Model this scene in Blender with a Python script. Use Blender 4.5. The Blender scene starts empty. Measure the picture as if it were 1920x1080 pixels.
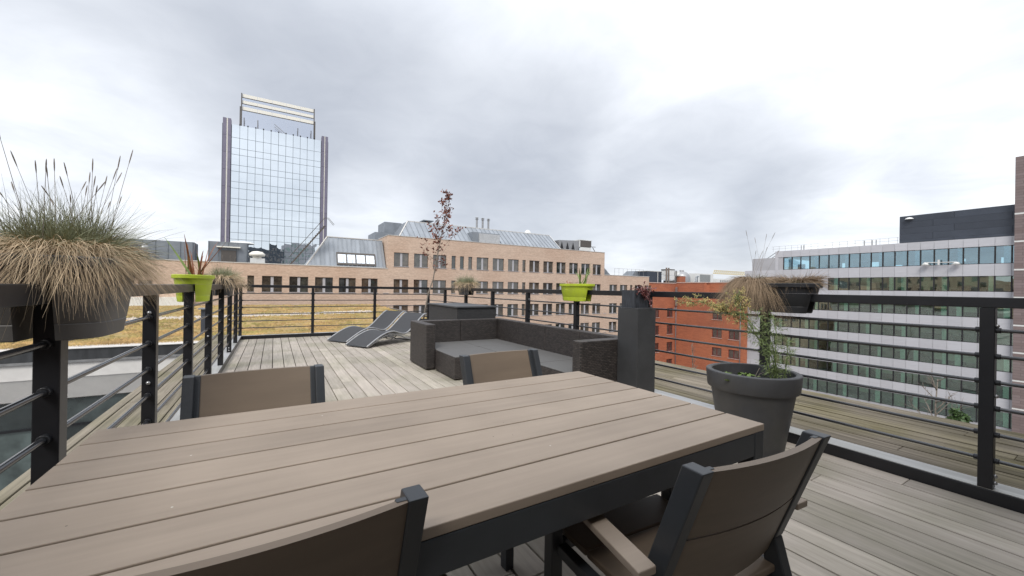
import bpy, bmesh, math, random
from mathutils import Vector, Matrix
random.seed(7)
R = math.radians
scene = bpy.context.scene
col = scene.collection

# ------------------------------------------------------------------ camera, world, sun, exposure
FPX, YAW, PITCH, ROLL, EYE = 741.24, .5417, .0008, .0156, 1.206
_cy, _sy, _cp, _sp = math.cos(YAW), math.sin(YAW), math.cos(PITCH), math.sin(PITCH)
FWD = Vector((_sy*_cp, _cy*_cp, _sp)); _r = Vector((_cy, -_sy, 0)); _u = _r.cross(FWD)
RIGHT = math.cos(ROLL)*_r + math.sin(ROLL)*_u
UP = -math.sin(ROLL)*_r + math.cos(ROLL)*_u
cam_data = bpy.data.cameras.new('camera')
cam = bpy.data.objects.new('camera', cam_data); col.objects.link(cam)
cam_data.sensor_width = 36; cam_data.lens = FPX/1920*36
cam_data.clip_start = .05; cam_data.clip_end = 8000
m3 = Matrix((RIGHT, UP, -FWD)).transposed()
cam.matrix_world = Matrix.Translation((0, 0, EYE)) @ m3.to_4x4()
scene.camera = cam

def sky_dir(px, py):
    return (FWD + RIGHT*(px-960)/FPX - UP*(py-540)/FPX).normalized()

SUN_EL, SUN_AZ = R(48), R(-136)          # azimuth from +Y towards +X
world = bpy.data.worlds.new('World'); scene.world = world; world.use_nodes = True
wn, wl = world.node_tree.nodes, world.node_tree.links
wn.clear()
def wnode(t, **k):
    n = wn.new(t)
    for a, b in k.items(): setattr(n, a, b)
    return n
def wmath(op, a, b=None, clamp=False):
    n = wnode('ShaderNodeMath', operation=op, use_clamp=clamp)
    for i, v in enumerate((a, b)):
        if v is None: continue
        if isinstance(v, (int, float)): n.inputs[i].default_value = v
        else: wl.new(v, n.inputs[i])
    return n.outputs[0]
wout = wnode('ShaderNodeOutputWorld')
sky = wnode('ShaderNodeTexSky', sky_type='NISHITA', sun_disc=False)
sky.sun_elevation = SUN_EL; sky.sun_rotation = SUN_AZ
bg1 = wnode('ShaderNodeBackground'); bg1.inputs[1].default_value = .1
wl.new(sky.outputs[0], bg1.inputs[0])
tc = wnode('ShaderNodeTexCoord'); D = tc.outputs['Generated']
sep = wnode('ShaderNodeSeparateXYZ'); wl.new(D, sep.inputs[0])
zz = wmath('ADD', wmath('MAXIMUM', sep.outputs[2], 0.0), .22)
comb = wnode('ShaderNodeCombineXYZ')
wl.new(wmath('DIVIDE', sep.outputs[0], zz), comb.inputs[0]); wl.new(wmath('DIVIDE', sep.outputs[1], zz), comb.inputs[1])
def wnoise(scale, detail, rough, off, dist=0.):
    mp = wnode('ShaderNodeMapping'); mp.inputs['Location'].default_value = off
    wl.new(comb.outputs[0], mp.inputs[0])
    n = wnode('ShaderNodeTexNoise'); n.inputs['Scale'].default_value = scale
    n.inputs['Detail'].default_value = detail; n.inputs['Roughness'].default_value = rough
    n.inputs['Distortion'].default_value = dist
    wl.new(mp.outputs[0], n.inputs['Vector']); return n.outputs[0]
n1 = wnoise(.75, 5, .5, (3.1, 7.7, 0), .3); n2 = wnoise(2.4, 6, .55, (11.3, 2.2, 0), .5)
val = wmath('ADD', .675, wmath('MULTIPLY', wmath('SUBTRACT', n1, .5), .34))
n3 = wnoise(5.5, 6, .6, (4.4, 9.1, 0), .8); val = wmath('ADD', val, wmath('MULTIPLY', wmath('SUBTRACT', n3, .5), .11))
val = wmath('ADD', val, wmath('MULTIPLY', wmath('SUBTRACT', n2, .5), .36))
# the banks of cloud: darker rain cloud ahead, thin bright cloud on both sides of it
for (px, py, cosw, wgt) in [(760, 180, .72, -.07), (640, 330, .93, -.10), (1000, 330, .955, -.19), (1330, 375, .962, -.30),
                            (1560, 400, .975, -.10), (1750, 150, .78, .17), (120, 340, .93, .22), (380, 60, .88, -.10), (1250, 455, .985, .12),
                            (690, 420, .986, .20), (1550, 440, .988, .18), (1200, 60, .88, .10)]:
    d = sky_dir(px, py)
    dp = wnode('ShaderNodeVectorMath', operation='DOT_PRODUCT'); wl.new(D, dp.inputs[0]); dp.inputs[1].default_value = d
    mr = wnode('ShaderNodeMapRange', interpolation_type='SMOOTHSTEP')
    mr.inputs['From Min'].default_value = cosw; mr.inputs['From Max'].default_value = 1
    wl.new(dp.outputs['Value'], mr.inputs['Value'])
    lob = wmath('MULTIPLY', mr.outputs[0], wmath('ADD', .35, wmath('MULTIPLY', n2, 1.3)))
    val = wmath('ADD', val, wmath('MULTIPLY', lob, wgt))
ramp = wnode('ShaderNodeValToRGB'); wl.new(val, ramp.inputs[0])
# an overcast sky brightens towards the zenith
el = wnode('ShaderNodeMapRange', interpolation_type='SMOOTHSTEP'); el.inputs['From Min'].default_value = .45; el.inputs['From Max'].default_value = 1.0
el.inputs['To Min'].default_value = 1.0; el.inputs['To Max'].default_value = 1.9
wl.new(sep.outputs[2], el.inputs['Value'])
cr = ramp.color_ramp; cr.elements[0].position = .16; cr.elements[0].color = (.19, .21, .245, 1)
cr.elements[1].position = .92; cr.elements[1].color = (.80, .805, .81, 1)
e = cr.elements.new(.40); e.color = (.36, .385, .435, 1)
e = cr.elements.new(.62); e.color = (.53, .555, .60, 1)
e = cr.elements.new(.78); e.color = (.66, .685, .73, 1)
bg2 = wnode('ShaderNodeBackground'); wl.new(ramp.outputs[0], bg2.inputs[0]); wl.new(el.outputs[0], bg2.inputs[1])
mixw = wnode('ShaderNodeMixShader'); mixw.inputs[0].default_value = .93
wl.new(bg1.outputs[0], mixw.inputs[1]); wl.new(bg2.outputs[0], mixw.inputs[2]); wl.new(mixw.outputs[0], wout.inputs[0])

sun_data = bpy.data.lights.new('sun', 'SUN'); sun = bpy.data.objects.new('sun', sun_data); col.objects.link(sun)
sun_data.energy = 1.5; sun_data.angle = R(22); sun_data.color = (1, .96, .9)
sd = Vector((math.sin(SUN_AZ)*math.cos(SUN_EL), math.cos(SUN_AZ)*math.cos(SUN_EL), math.sin(SUN_EL)))
sun.rotation_euler = sd.to_track_quat('Z', 'Y').to_euler()
vs = scene.view_settings
vs.view_transform = 'Standard'; vs.look = 'None'; vs.gamma = 1; vs.use_curve_mapping = False; vs.exposure = .62

# ------------------------------------------------------------------ materials
MATS = {}
def mat(name, base, rough=.6, metal=0., var=.25, scale=6., stretch=(1, 1, 1), rand=.0, bump=0., bscale=None, spec=.5, tint=None, tscale=.6, tamt=.5, coords='Object', detail=6):
    m = bpy.data.materials.new(name); m.use_nodes = True
    nt = m.node_tree; N, L = nt.nodes, nt.links
    b = N['Principled BSDF']
    b.inputs['Roughness'].default_value = rough; b.inputs['Metallic'].default_value = metal
    b.inputs['Specular IOR Level'].default_value = spec
    t = N.new('ShaderNodeTexCoord'); mp = N.new('ShaderNodeMapping'); mp.inputs['Scale'].default_value = stretch
    if coords == 'World':
        g = N.new('ShaderNodeNewGeometry'); L.new(g.outputs['Position'], mp.inputs[0])
    else: L.new(t.outputs['Object'], mp.inputs[0])
    oi = N.new('ShaderNodeObjectInfo')
    w = N.new('ShaderNodeMath'); w.operation = 'MULTIPLY'; L.new(oi.outputs['Random'], w.inputs[0]); w.inputs[1].default_value = 37.
    nz = N.new('ShaderNodeTexNoise'); nz.noise_dimensions = '4D'; nz.inputs['Scale'].default_value = scale; nz.inputs['Detail'].default_value = detail
    nz.inputs['Roughness'].default_value = .6
    L.new(mp.outputs[0], nz.inputs['Vector']); L.new(w.outputs[0], nz.inputs['W'])
    mr = N.new('ShaderNodeMapRange'); mr.inputs['From Min'].default_value = .28; mr.inputs['From Max'].default_value = .72
    mr.inputs['To Min'].default_value = 1-var; mr.inputs['To Max'].default_value = 1+var
    L.new(nz.outputs[0], mr.inputs['Value'])
    fac = mr.outputs[0]
    if rand:
        rr = N.new('ShaderNodeMapRange'); rr.inputs['To Min'].default_value = 1-rand; rr.inputs['To Max'].default_value = 1+rand
        L.new(oi.outputs['Random'], rr.inputs['Value'])
        mu = N.new('ShaderNodeMath'); mu.operation = 'MULTIPLY'; L.new(fac, mu.inputs[0]); L.new(rr.outputs[0], mu.inputs[1]); fac = mu.outputs[0]
    csrc = None
    if tint:
        g2 = N.new('ShaderNodeNewGeometry')
        n2 = N.new('ShaderNodeTexNoise'); n2.inputs['Scale'].default_value = tscale; n2.inputs['Detail'].default_value = 5
        L.new(g2.outputs['Position'], n2.inputs['Vector'])
        m2 = N.new('ShaderNodeMapRange'); m2.inputs['From Min'].default_value = .42; m2.inputs['From Max'].default_value = .68
        m2.inputs['To Max'].default_value = tamt
        L.new(n2.outputs[0], m2.inputs['Value'])
        mx = N.new('ShaderNodeMix'); mx.data_type = 'RGBA'; mx.inputs['A'].default_value = (*base, 1); mx.inputs['B'].default_value = (*tint, 1)
        L.new(m2.outputs[0], mx.inputs['Factor']); csrc = mx.outputs['Result']
    vm = N.new('ShaderNodeVectorMath'); vm.operation = 'SCALE'
    if csrc: L.new(csrc, vm.inputs[0])
    else: vm.inputs[0].default_value = base
    L.new(fac, vm.inputs['Scale']); L.new(vm.outputs[0], b.inputs['Base Color'])
    if bump:
        bn = N.new('ShaderNodeBump'); bn.inputs['Strength'].default_value = bump; bn.inputs['Distance'].default_value = .01
        if bscale:
            n3 = N.new('ShaderNodeTexNoise'); n3.inputs['Scale'].default_value = bscale; n3.inputs['Detail'].default_value = 4
            L.new(mp.outputs[0], n3.inputs['Vector']); L.new(n3.outputs[0], bn.inputs['Height'])
        else: L.new(nz.outputs[0], bn.inputs['Height'])
        L.new(bn.outputs[0], b.inputs['Normal'])
    MATS[name] = m; return m

def nodes_of(m): return m.node_tree.nodes, m.node_tree.links, m.node_tree.nodes['Principled BSDF']

ANTH = mat('anthracite powder coat', (.014, .0145, .017), .36, 0, .25, 9, spec=.45)
STEEL = mat('dark steel rod', (.022, .023, .026), .2, 0, .2, 12, spec=.95)
BOLT = mat('zinc bolt', (.4, .4, .4), .35, .8, .1)
KERBTOP = mat('weathered aluminium strip', (.40, .40, .40), .5, .2, .25, 3, stretch=(6, .6, 1), tint=(.22, .22, .17), tscale=1.5)
BOARD = mat('weathered hardwood', (.39, .345, .297), .8, 0, .20, 1.0, stretch=(34, 2.6, 40), rand=.15, bump=.3, tint=(.25, .235, .17), tscale=1.3, tamt=.75, spec=.25)
BOARD_OLD = mat('old mossy hardwood', (.20, .172, .135), .92, 0, .55, 1.0, stretch=(30, .9, 30), rand=.25, bump=.9, tint=(.135, .118, .062), tscale=1.1, tamt=.95, spec=.12)
BOARD_GREEN = mat('greenish hardwood', (.23, .20, .155), .85, 0, .4, 1.0, stretch=(40, 1., 30), rand=.15, bump=.5, tint=(.165, .15, .095), tscale=1.2, tamt=.9, spec=.2)
JOINT = mat('dark joint', (.02, .018, .015), .9)
TAUPE = mat('taupe composite slat', (.302, .243, .190), .58, 0, .09, 1.6, stretch=(1.2, 22, 14), rand=.06, bump=.06, spec=.35, tint=(.25, .20, .155), tscale=3.2, tamt=.75)
def specks(m, scale, thr, colr):
    N, L = m.node_tree.nodes, m.node_tree.links; b = N['Principled BSDF']; src = b.inputs['Base Color'].links[0].from_socket
    g = N.new('ShaderNodeNewGeometry'); v = N.new('ShaderNodeTexVoronoi'); v.inputs['Scale'].default_value = scale; L.new(g.outputs['Position'], v.inputs['Vector'])
    nz = N.new('ShaderNodeTexNoise'); nz.inputs['Scale'].default_value = scale*.45; L.new(g.outputs['Position'], nz.inputs['Vector'])
    a = N.new('ShaderNodeMath'); a.operation = 'LESS_THAN'; L.new(v.outputs['Distance'], a.inputs[0]); a.inputs[1].default_value = thr
    c = N.new('ShaderNodeMath'); c.operation = 'GREATER_THAN'; L.new(nz.outputs[0], c.inputs[0]); c.inputs[1].default_value = .60
    d = N.new('ShaderNodeMath'); d.operation = 'MULTIPLY'; L.new(a.outputs[0], d.inputs[0]); L.new(c.outputs[0], d.inputs[1])
    x = N.new('ShaderNodeMix'); x.data_type = 'RGBA'; L.new(d.outputs[0], x.inputs['Factor']); L.new(src, x.inputs['A']); x.inputs['B'].default_value = (*colr, 1); L.new(x.outputs['Result'], b.inputs['Base Color'])
specks(TAUPE, 16, .038, (.55, .51, .45)); specks(TAUPE, 23, .05, (.10, .07, .05)); specks(BOARD, 9, .03, (.06, .05, .035)); specks(BOARD, 26, .07, (.46, .43, .38))
TAUPE_SHADE = mat('shaded taupe slat', (.165, .125, .090), .5, 0, .1, 1.6, stretch=(2, 10, 14), rand=.05, bump=.04, spec=.4)  # taupe darkened: shade on chair backs and seats put into the colour
FRAME = mat('graphite aluminium', (.036, .040, .045), .42, .1, .15, 8)
POT = mat('graphite plastic', (.055, .056, .060), .5, 0, .22, 5, spec=.4, tint=(.085, .08, .072), tscale=4, tamt=.5)
POT_DARK = mat('black plastic', (.024, .025, .028), .5, 0, .15, 5, spec=.4)
LIME = mat('lime plastic', (.43, .53, .03), .45, 0, .10, 7, spec=.4, tint=(.36, .42, .05), tscale=9, tamt=.6)
SOIL = mat('potting soil', (.03, .022, .015), .95, 0, .5, 30, bump=.6)
SLATE = mat('dark stone pot', (.032, .036, .044), .62, 0, .75, 1.0, stretch=(60, 60, 10), bump=.4)
FIBRE = mat('dark fibre cement', (.04, .041, .043), .55, 0, .22, 4, spec=.5)
SLING = mat('charcoal sling fabric', (.045, .046, .050), .8, 0, .12, 90, bump=.1)
ALU = mat('silver aluminium', (.36, .36, .365), .42, .6, .08)
SEAT = mat('grey resin top', (.105, .102, .098), .6, 0, .10, 60, bump=.08)
BRICK = mat('sand brick wall', (.66, .505, .395), .9, 0, .15, 1., stretch=(.7, .7, 9), tint=(.55, .385, .285), tscale=.22, tamt=.55, coords='World')
COPING = mat('pale coping', (.58, .56, .53), .6, 0, .12, 2)
ZINC = mat('zinc sheet', (.30, .325, .355), .46, .25, .16, .8, rand=.11, stretch=(1, 1, .4))
ZINC_D = mat('aged zinc sheet', (.22, .24, .265), .5, .25, .18, .8, rand=.14)
WFRAME = mat('bronze window frame', (.10, .088, .078), .5, .1, .1)
MULL = mat('pale grey window stile', (.44, .43, .45), .55, 0, .06)
SKYL = mat('skylight pane', (.85, .88, .9), .08, 1., .02)
WHITE = mat('white paint', (.72, .72, .70), .5, 0, .06)
CREAM = mat('cream cladding', (.86, .83, .74), .6, 0, .05)
PANEL = mat('white ribbed aluminium', (.53, .53, .56), .5, .1, .06, .7, rand=.05, stretch=(1, 1, 14), detail=2)
PANELG = mat('grey cladding', (.42, .42, .44), .55, 0, .1, .6)
BLACKL = mat('black cladding line', (.02, .02, .022), .6)
DARKCLAD = mat('slate blue cladding', (.052, .062, .082), .48, .1, .16, .5, rand=.12)
PURPLE = mat('aubergine fin cladding', (.20, .185, .245), .4, .2, .1, .5, rand=.06)
REDBR = mat('red brick wall', (.47, .165, .085), .9, 0, .20, 1., stretch=(.8, .8, 10), tint=(.33, .11, .065), tscale=.25, tamt=.6, coords='World')
REDCOP = mat('pink stone coping', (.52, .38, .33), .8)
REDFR = mat('maroon window frame', (.16, .022, .022), .5)
RENDER = mat('pale render', (.70, .675, .64), .8, 0, .07, 3)
CONC = mat('street concrete', (.16, .16, .155), .9, 0, .25, .2)
ROOFG = mat('grey roofing felt', (.10, .10, .10), .9, 0, .3, 1)
SEDUM = mat('sedum carpet', (.34, .225, .095), .95, 0, .45, 1.6, tint=(.24, .20, .06), tscale=.45, tamt=.85, bump=.9, coords='World')
SEDUM_T = mat('sedum tufts', (.35, .225, .09), .95, 0, .6, .9, tint=(.22, .20, .06), tscale=.6, tamt=.8, coords='World')
PEB = mat('pale pebble', (.56, .50, .44), .85, 0, .4, 3, coords='World')
BARK = mat('grey bark', (.20, .17, .14), .9, 0, .45, 30, stretch=(1, 1, .3))
LEAFR = mat('russet leaf', (.20, .066, .042), .6, 0, .45, 14)
LEAFG = mat('green leaf', (.13, .20, .045), .5, 0, .35, 20)
LEAFD = mat('deep green leaf', (.055, .10, .028), .55, 0, .4, 14)
FEATH = mat('feathery green leaf', (.15, .20, .07), .6, 0, .4, 30)
FLOWER = mat('straw yellow flower head', (.42, .33, .12), .7, 0, .35, 30)
IRIS = mat('strap leaf green', (.17, .24, .055), .45, 0, .35, 8)
IRISR = mat('strap leaf rust', (.28, .10, .04), .5, 0, .4, 8)
GRASSG = mat('fescue blue green', (.24, .25, .15), .6, 0, .45, 9)
GRASSD = mat('dry straw grass', (.48, .36, .225), .7, 0, .45, 11)
POT_LIT = mat('lit grey plastic', (.105, .103, .10), .5, 0, .15, 6, spec=.4, tint=(.14, .13, .12), tscale=5, tamt=.5)  # planter grey lightened: light on its face put into the colour
GRASSB = mat('brown straw grass', (.26, .185, .115), .75, 0, .45, 11)
STALK = mat('seed stalk', (.24, .20, .165), .7, 0, .3, 20)
SUCC = mat('dark red succulent', (.16, .05, .045), .5, 0, .4, 30)
CRANE = mat('crane yellow', (.62, .50, .24), .6)
BROWNB = mat('brown block', (.20, .16, .135), .8, 0, .15, 1)

# wicker: woven bands in both directions
def wicker(name, c1, c2):
    m = mat(name, c1, .55, 0, .1); N, L, b = nodes_of(m)
    g = N.new('ShaderNodeTexCoord'); s = N.new('ShaderNodeSeparateXYZ'); L.new(g.outputs['Object'], s.inputs[0])
    ad = N.new('ShaderNodeMath'); L.new(s.outputs[0], ad.inputs[0]); L.new(s.outputs[1], ad.inputs[1])
    c = N.new('ShaderNodeCombineXYZ'); L.new(ad.outputs[0], c.inputs[0]); L.new(s.outputs[2], c.inputs[1])
    br = N.new('ShaderNodeTexBrick'); br.inputs['Scale'].default_value = 1; br.inputs['Brick Width'].default_value = .046; br.inputs['Row Height'].default_value = .018
    br.inputs['Mortar Size'].default_value = .0032; br.inputs['Mortar Smooth'].default_value = .6
    br.inputs['Color1'].default_value = (*c1, 1); br.inputs['Color2'].default_value = (*c2, 1); br.inputs['Mortar'].default_value = (.006, .005, .005, 1)
    L.new(c.outputs[0], br.inputs['Vector']); L.new(br.outputs[0], b.inputs['Base Color'])
    bn = N.new('ShaderNodeBump'); bn.inputs['Strength'].default_value = .7; bn.inputs['Distance'].default_value = .004; bn.invert = True
    L.new(br.outputs['Fac'], bn.inputs['Height']); L.new(bn.outputs[0], b.inputs['Normal'])
    return m
WICK = wicker('dark brown wicker', (.062, .051, .046), (.028, .023, .021))
WICK2 = wicker('charcoal wicker', (.050, .050, .052), (.034, .034, .036))

def small_brick(m, w, h, mort, dark):
    # courses of bricks in relief, from the facade's own position
    N, L, b = nodes_of(m)
    src = b.inputs['Base Color'].links[0].from_socket
    g = N.new('ShaderNodeNewGeometry'); s = N.new('ShaderNodeSeparateXYZ'); L.new(g.outputs['Position'], s.inputs[0])
    ad = N.new('ShaderNodeMath'); L.new(s.outputs[0], ad.inputs[0]); L.new(s.outputs[1], ad.inputs[1])
    c = N.new('ShaderNodeCombineXYZ'); L.new(ad.outputs[0], c.inputs[0]); L.new(s.outputs[2], c.inputs[1])
    br = N.new('ShaderNodeTexBrick'); br.inputs['Scale'].default_value = 1; br.inputs['Brick Width'].default_value = w; br.inputs['Row Height'].default_value = h
    br.inputs['Mortar Size'].default_value = mort
    br.inputs['Color1'].default_value = (1, 1, 1, 1); br.inputs['Color2'].default_value = (.80, .76, .74, 1); br.inputs['Mortar'].default_value = (dark, dark, dark, 1)
    L.new(c.outputs[0], br.inputs['Vector'])
    mx = N.new('ShaderNodeMix'); mx.data_type = 'RGBA'; mx.blend_type = 'MULTIPLY'; mx.inputs['Factor'].default_value = 1
    L.new(src, mx.inputs['A']); L.new(br.outputs[0], mx.inputs['B']); L.new(mx.outputs['Result'], b.inputs['Base Color'])
small_brick(BRICK, .23, .08, .01, .8)
small_brick(REDBR, .23, .08, .01, .8)
TILE = mat('mauve terracotta tile', (.235, .185, .18), .6, 0, .08, .5, rand=.05)
small_brick(TILE, 1.2, .30, .012, .45)

def glass_mat(name, tint, glossy, refl=.3, rough=.02, inner=None, wav=.0, wscale=1.2, rand=.4):
    m = bpy.data.materials.new(name); m.use_nodes = True
    N, L = m.node_tree.nodes, m.node_tree.links; N.clear()
    o = N.new('ShaderNodeOutputMaterial')
    gl = N.new('ShaderNodeBsdfGlossy'); gl.inputs['Color'].default_value = (*glossy, 1); gl.inputs['Roughness'].default_value = rough
    oi = N.new('ShaderNodeObjectInfo')
    if inner is None:
        tr = N.new('ShaderNodeBsdfTransparent'); tr.inputs['Color'].default_value = (*tint, 1)
    else:
        tr = N.new('ShaderNodeBsdfDiffuse')
        rp = N.new('ShaderNodeValToRGB'); rp.color_ramp.interpolation = 'LINEAR'
        rp.color_ramp.elements[0].color = (*inner[0], 1); rp.color_ramp.elements[1].color = (*inner[-1], 1)
        for i, c in enumerate(inner[1:-1]):
            e = rp.color_ramp.elements.new((i+1)/(len(inner)-1)); e.color = (*c, 1)
        L.new(oi.outputs['Random'], rp.inputs[0])
        t = N.new('ShaderNodeTexCoord'); nz = N.new('ShaderNodeTexNoise'); nz.noise_dimensions = '4D'; nz.inputs['Scale'].default_value = 1.7; nz.inputs['Detail'].default_value = 3
        w = N.new('ShaderNodeMath'); w.operation = 'MULTIPLY'; L.new(oi.outputs['Random'], w.inputs[0]); w.inputs[1].default_value = 91.
        L.new(t.outputs['Object'], nz.inputs['Vector']); L.new(w.outputs[0], nz.inputs['W'])
        mr = N.new('ShaderNodeMapRange'); mr.inputs['From Min'].default_value = .3; mr.inputs['From Max'].default_value = .7; mr.inputs['To Min'].default_value = .45; mr.inputs['To Max'].default_value = 1.5
        L.new(nz.outputs[0], mr.inputs['Value'])
        vm = N.new('ShaderNodeVectorMath'); vm.operation = 'SCALE'; L.new(rp.outputs[0], vm.inputs[0]); L.new(mr.outputs[0], vm.inputs['Scale'])
        L.new(vm.outputs[0], tr.inputs['Color'])
    mx = N.new('ShaderNodeMixShader')
    lw = N.new('ShaderNodeFresnel'); lw.inputs['IOR'].default_value = 1.45
    ad = N.new('ShaderNodeMath'); ad.operation = 'ADD'; ad.use_clamp = True; L.new(lw.outputs[0], ad.inputs[0]); ad.inputs[1].default_value = refl-.04
    L.new(ad.outputs[0], mx.inputs[0])
    L.new(tr.outputs[0], mx.inputs[1]); L.new(gl.outputs[0], mx.inputs[2]); L.new(mx.outputs[0], o.inputs[0])
    if wav:
        g = N.new('ShaderNodeTexCoord'); nz2 = N.new('ShaderNodeTexNoise'); nz2.noise_dimensions = '4D'; nz2.inputs['Scale'].default_value = wscale; nz2.inputs['Detail'].default_value = 1
        w2 = N.new('ShaderNodeMath'); w2.operation = 'MULTIPLY'; L.new(oi.outputs['Random'], w2.inputs[0]); w2.inputs[1].default_value = 53.
        L.new(g.outputs['Object'], nz2.inputs['Vector']); L.new(w2.outputs[0], nz2.inputs['W'])
        bn = N.new('ShaderNodeBump'); bn.inputs['Strength'].default_value = 1; bn.inputs['Distance'].default_value = wav
        L.new(nz2.outputs[0], bn.inputs['Height']); L.new(bn.outputs[0], gl.inputs['Normal'])
    MATS[name] = m; return m
G_TOWER = glass_mat('pale mirror glass', (0, 0, 0), (.92, .97, 1.0), .95, .01, [(.10, .16, .19), (.14, .2, .22)], wav=.006, wscale=.7)
G_BRICK = glass_mat('bronze window glass', (0, 0, 0), (.9, .92, .92), .13, .03, [(.020, .024, .024), (.075, .06, .045), (.10, .082, .062), (.022, .032, .030), (.085, .068, .05)], wav=.004)
G_OFF = glass_mat('green office glass', (.78, .93, .86), (.90, .97, .94), .23, .01, wav=.005, wscale=.5)
G_OFFB = glass_mat('blue office glass', (.60, .78, .84), (.80, .94, 1.0), .28, .01, wav=.002, wscale=.5)
G_RED = glass_mat('dark window glass', (0, 0, 0), (.9, .9, .9), .12, .03, [(.035, .03, .03), (.09, .06, .055), (.05, .045, .045)], wav=.006)
G_LOW = glass_mat('dark shopfront glass', (0, 0, 0), (.85, .9, .9), .12, .02, [(.014, .018, .018), (.04, .05, .05), (.09, .115, .11)], wav=.003)
OFF_IN = mat('office interior', (.66, .62, .48), .9, 0, .30, .35, coords='World', detail=1)
OFF_SLAB = mat('office floor slab', (.62, .64, .60), .9)
BLIND = mat('pale blind', (.40, .38, .30), .9, rand=.2)
OFF_COL = mat('pale green column', (.78, .84, .78), .8)

# ------------------------------------------------------------------ helpers
OFF = {}            # world origin of every object built here
class MB:
    def __init__(s): s.v = []; s.f = []
    def add(s, vs, fs):
        b = len(s.v); s.v += [tuple(v) for v in vs]; s.f += [tuple(b+i for i in f) for f in fs]; return s
    def box(s, x0, x1, y0, y1, z0, z1):
        vs = [(x, y, z) for z in (z0, z1) for y in (y0, y1) for x in (x0, x1)]
        return s.add(vs, [(0, 2, 3, 1), (4, 5, 7, 6), (0, 1, 5, 4), (2, 6, 7, 3), (0, 4, 6, 2), (1, 3, 7, 5)])
    def hexa(s, b, t):          # bottom quad, top quad (same winding, counter-clockwise from above)
        return s.add(list(b)+list(t), [(3, 2, 1, 0), (4, 5, 6, 7), (0, 1, 5, 4), (1, 2, 6, 5), (2, 3, 7, 6), (3, 0, 4, 7)])
    def beam(s, p0, p1, w, h, up=(0, 0, 1)):
        p0, p1, up = Vector(p0), Vector(p1), Vector(up); d = (p1-p0).normalized()
        a = d.cross(up); a = a.normalized() if a.length > 1e-6 else Vector((1, 0, 0)); c = a.cross(d)
        q = lambda p: [p-a*w/2-c*h/2, p+a*w/2-c*h/2, p+a*w/2+c*h/2, p-a*w/2+c*h/2]
        return s.add(q(p0)+q(p1), [(0, 1, 2, 3), (7, 6, 5, 4), (0, 4, 5, 1), (1, 5, 6, 2), (2, 6, 7, 3), (3, 7, 4, 0)])
    def tube(s, pts, r, n=8, cap=True):
        pts = [Vector(p) for p in pts]; rs = r if isinstance(r, (list, tuple)) else [r]*len(pts)
        vs, fs = [], []; prev = None
        for i, p in enumerate(pts):
            d = (pts[min(i+1, len(pts)-1)]-pts[max(i-1, 0)]).normalized()
            if prev is None:
                a = d.cross(Vector((0, 0, 1)));
                if a.length < 1e-4: a = Vector((1, 0, 0))
            else: a = prev - d*prev.dot(d)
            a.normalize(); prev = a; c = d.cross(a)
            for k in range(n):
                t = 2*math.pi*k/n; vs.append(p+(a*math.cos(t)+c*math.sin(t))*rs[i])
        for i in range(len(pts)-1):
            for k in range(n):
                fs.append((i*n+k, i*n+(k+1) % n, (i+1)*n+(k+1) % n, (i+1)*n+k))
        if cap: fs.append(tuple(range(n-1, -1, -1))); fs.append(tuple(range((len(pts)-1)*n, len(pts)*n)))
        return s.add(vs, fs)
    def lathe(s, prof, n=48, sx=1., sy=1., cx=0., cy=0.):
        vs, fs = [], []
        for (r, z) in prof:
            for k in range(n):
                t = 2*math.pi*k/n; vs.append((cx+r*sx*math.cos(t), cy+r*sy*math.sin(t), z))
        for i in range(len(prof)-1):
            for k in range(n): fs.append((i*n+k, i*n+(k+1) % n, (i+1)*n+(k+1) % n, (i+1)*n+k))
        return s.add(vs, fs)
    def ball(s, c, r, n=8, m=6, sz=1.):
        prof = [(max(1e-4, r*math.sin(math.pi*i/m)), -r*sz*math.cos(math.pi*i/m)) for i in range(m+1)]
        return s.lathe([(a, b+c[2]) for a, b in prof], n, cx=c[0], cy=c[1])
    def octa(s, c, r, h, rot=0.):
        p = [(c[0]+r*math.cos(rot+k*math.pi/2), c[1]+r*math.sin(rot+k*math.pi/2), c[2]) for k in range(4)]
        return s.add(p+[(c[0], c[1], c[2]+h)], [(0, 1, 4), (1, 2, 4), (2, 3, 4), (3, 0, 4)])
    def grid(s, rows, close=False):
        n = len(rows[0]); vs = [p for r in rows for p in r]; fs = []
        for i in range(len(rows)-1):
            for k in range(n-1): fs.append((i*n+k, i*n+k+1, (i+1)*n+k+1, (i+1)*n+k))
        return s.add(vs, fs)
    def sheet(s, rows_f, rows_b):   # two grids joined round their rim: a thin solid
        nr, n = len(rows_f), len(rows_f[0]); N = nr*n
        vs = [p for r in rows_f for p in r]+[p for r in rows_b for p in r]; fs = []
        for i in range(nr-1):
            for k in range(n-1):
                a, b, c, d = i*n+k, i*n+k+1, (i+1)*n+k+1, (i+1)*n+k
                fs += [(a, b, c, d), (N+d, N+c, N+b, N+a)]
        for k in range(n-1):
            fs += [(k+1, k, N+k, N+k+1), ((nr-1)*n+k, (nr-1)*n+k+1, N+(nr-1)*n+k+1, N+(nr-1)*n+k)]
        for i in range(nr-1):
            fs += [(i*n, (i+1)*n, N+(i+1)*n, N+i*n), ((i+1)*n+n-1, i*n+n-1, N+i*n+n-1, N+(i+1)*n+n-1)]
        return s.add(vs, fs)
    def mesh(s, name, m, smooth=False, off=(0, 0, 0)):
        me = bpy.data.meshes.new(name)
        me.from_pydata([(v[0]-off[0], v[1]-off[1], v[2]-off[2]) for v in s.v], [], s.f)
        me.materials.append(m)
        if smooth:
            me.polygons.foreach_set('use_smooth', [True]*len(me.polygons))
        me.update(); return me
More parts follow.
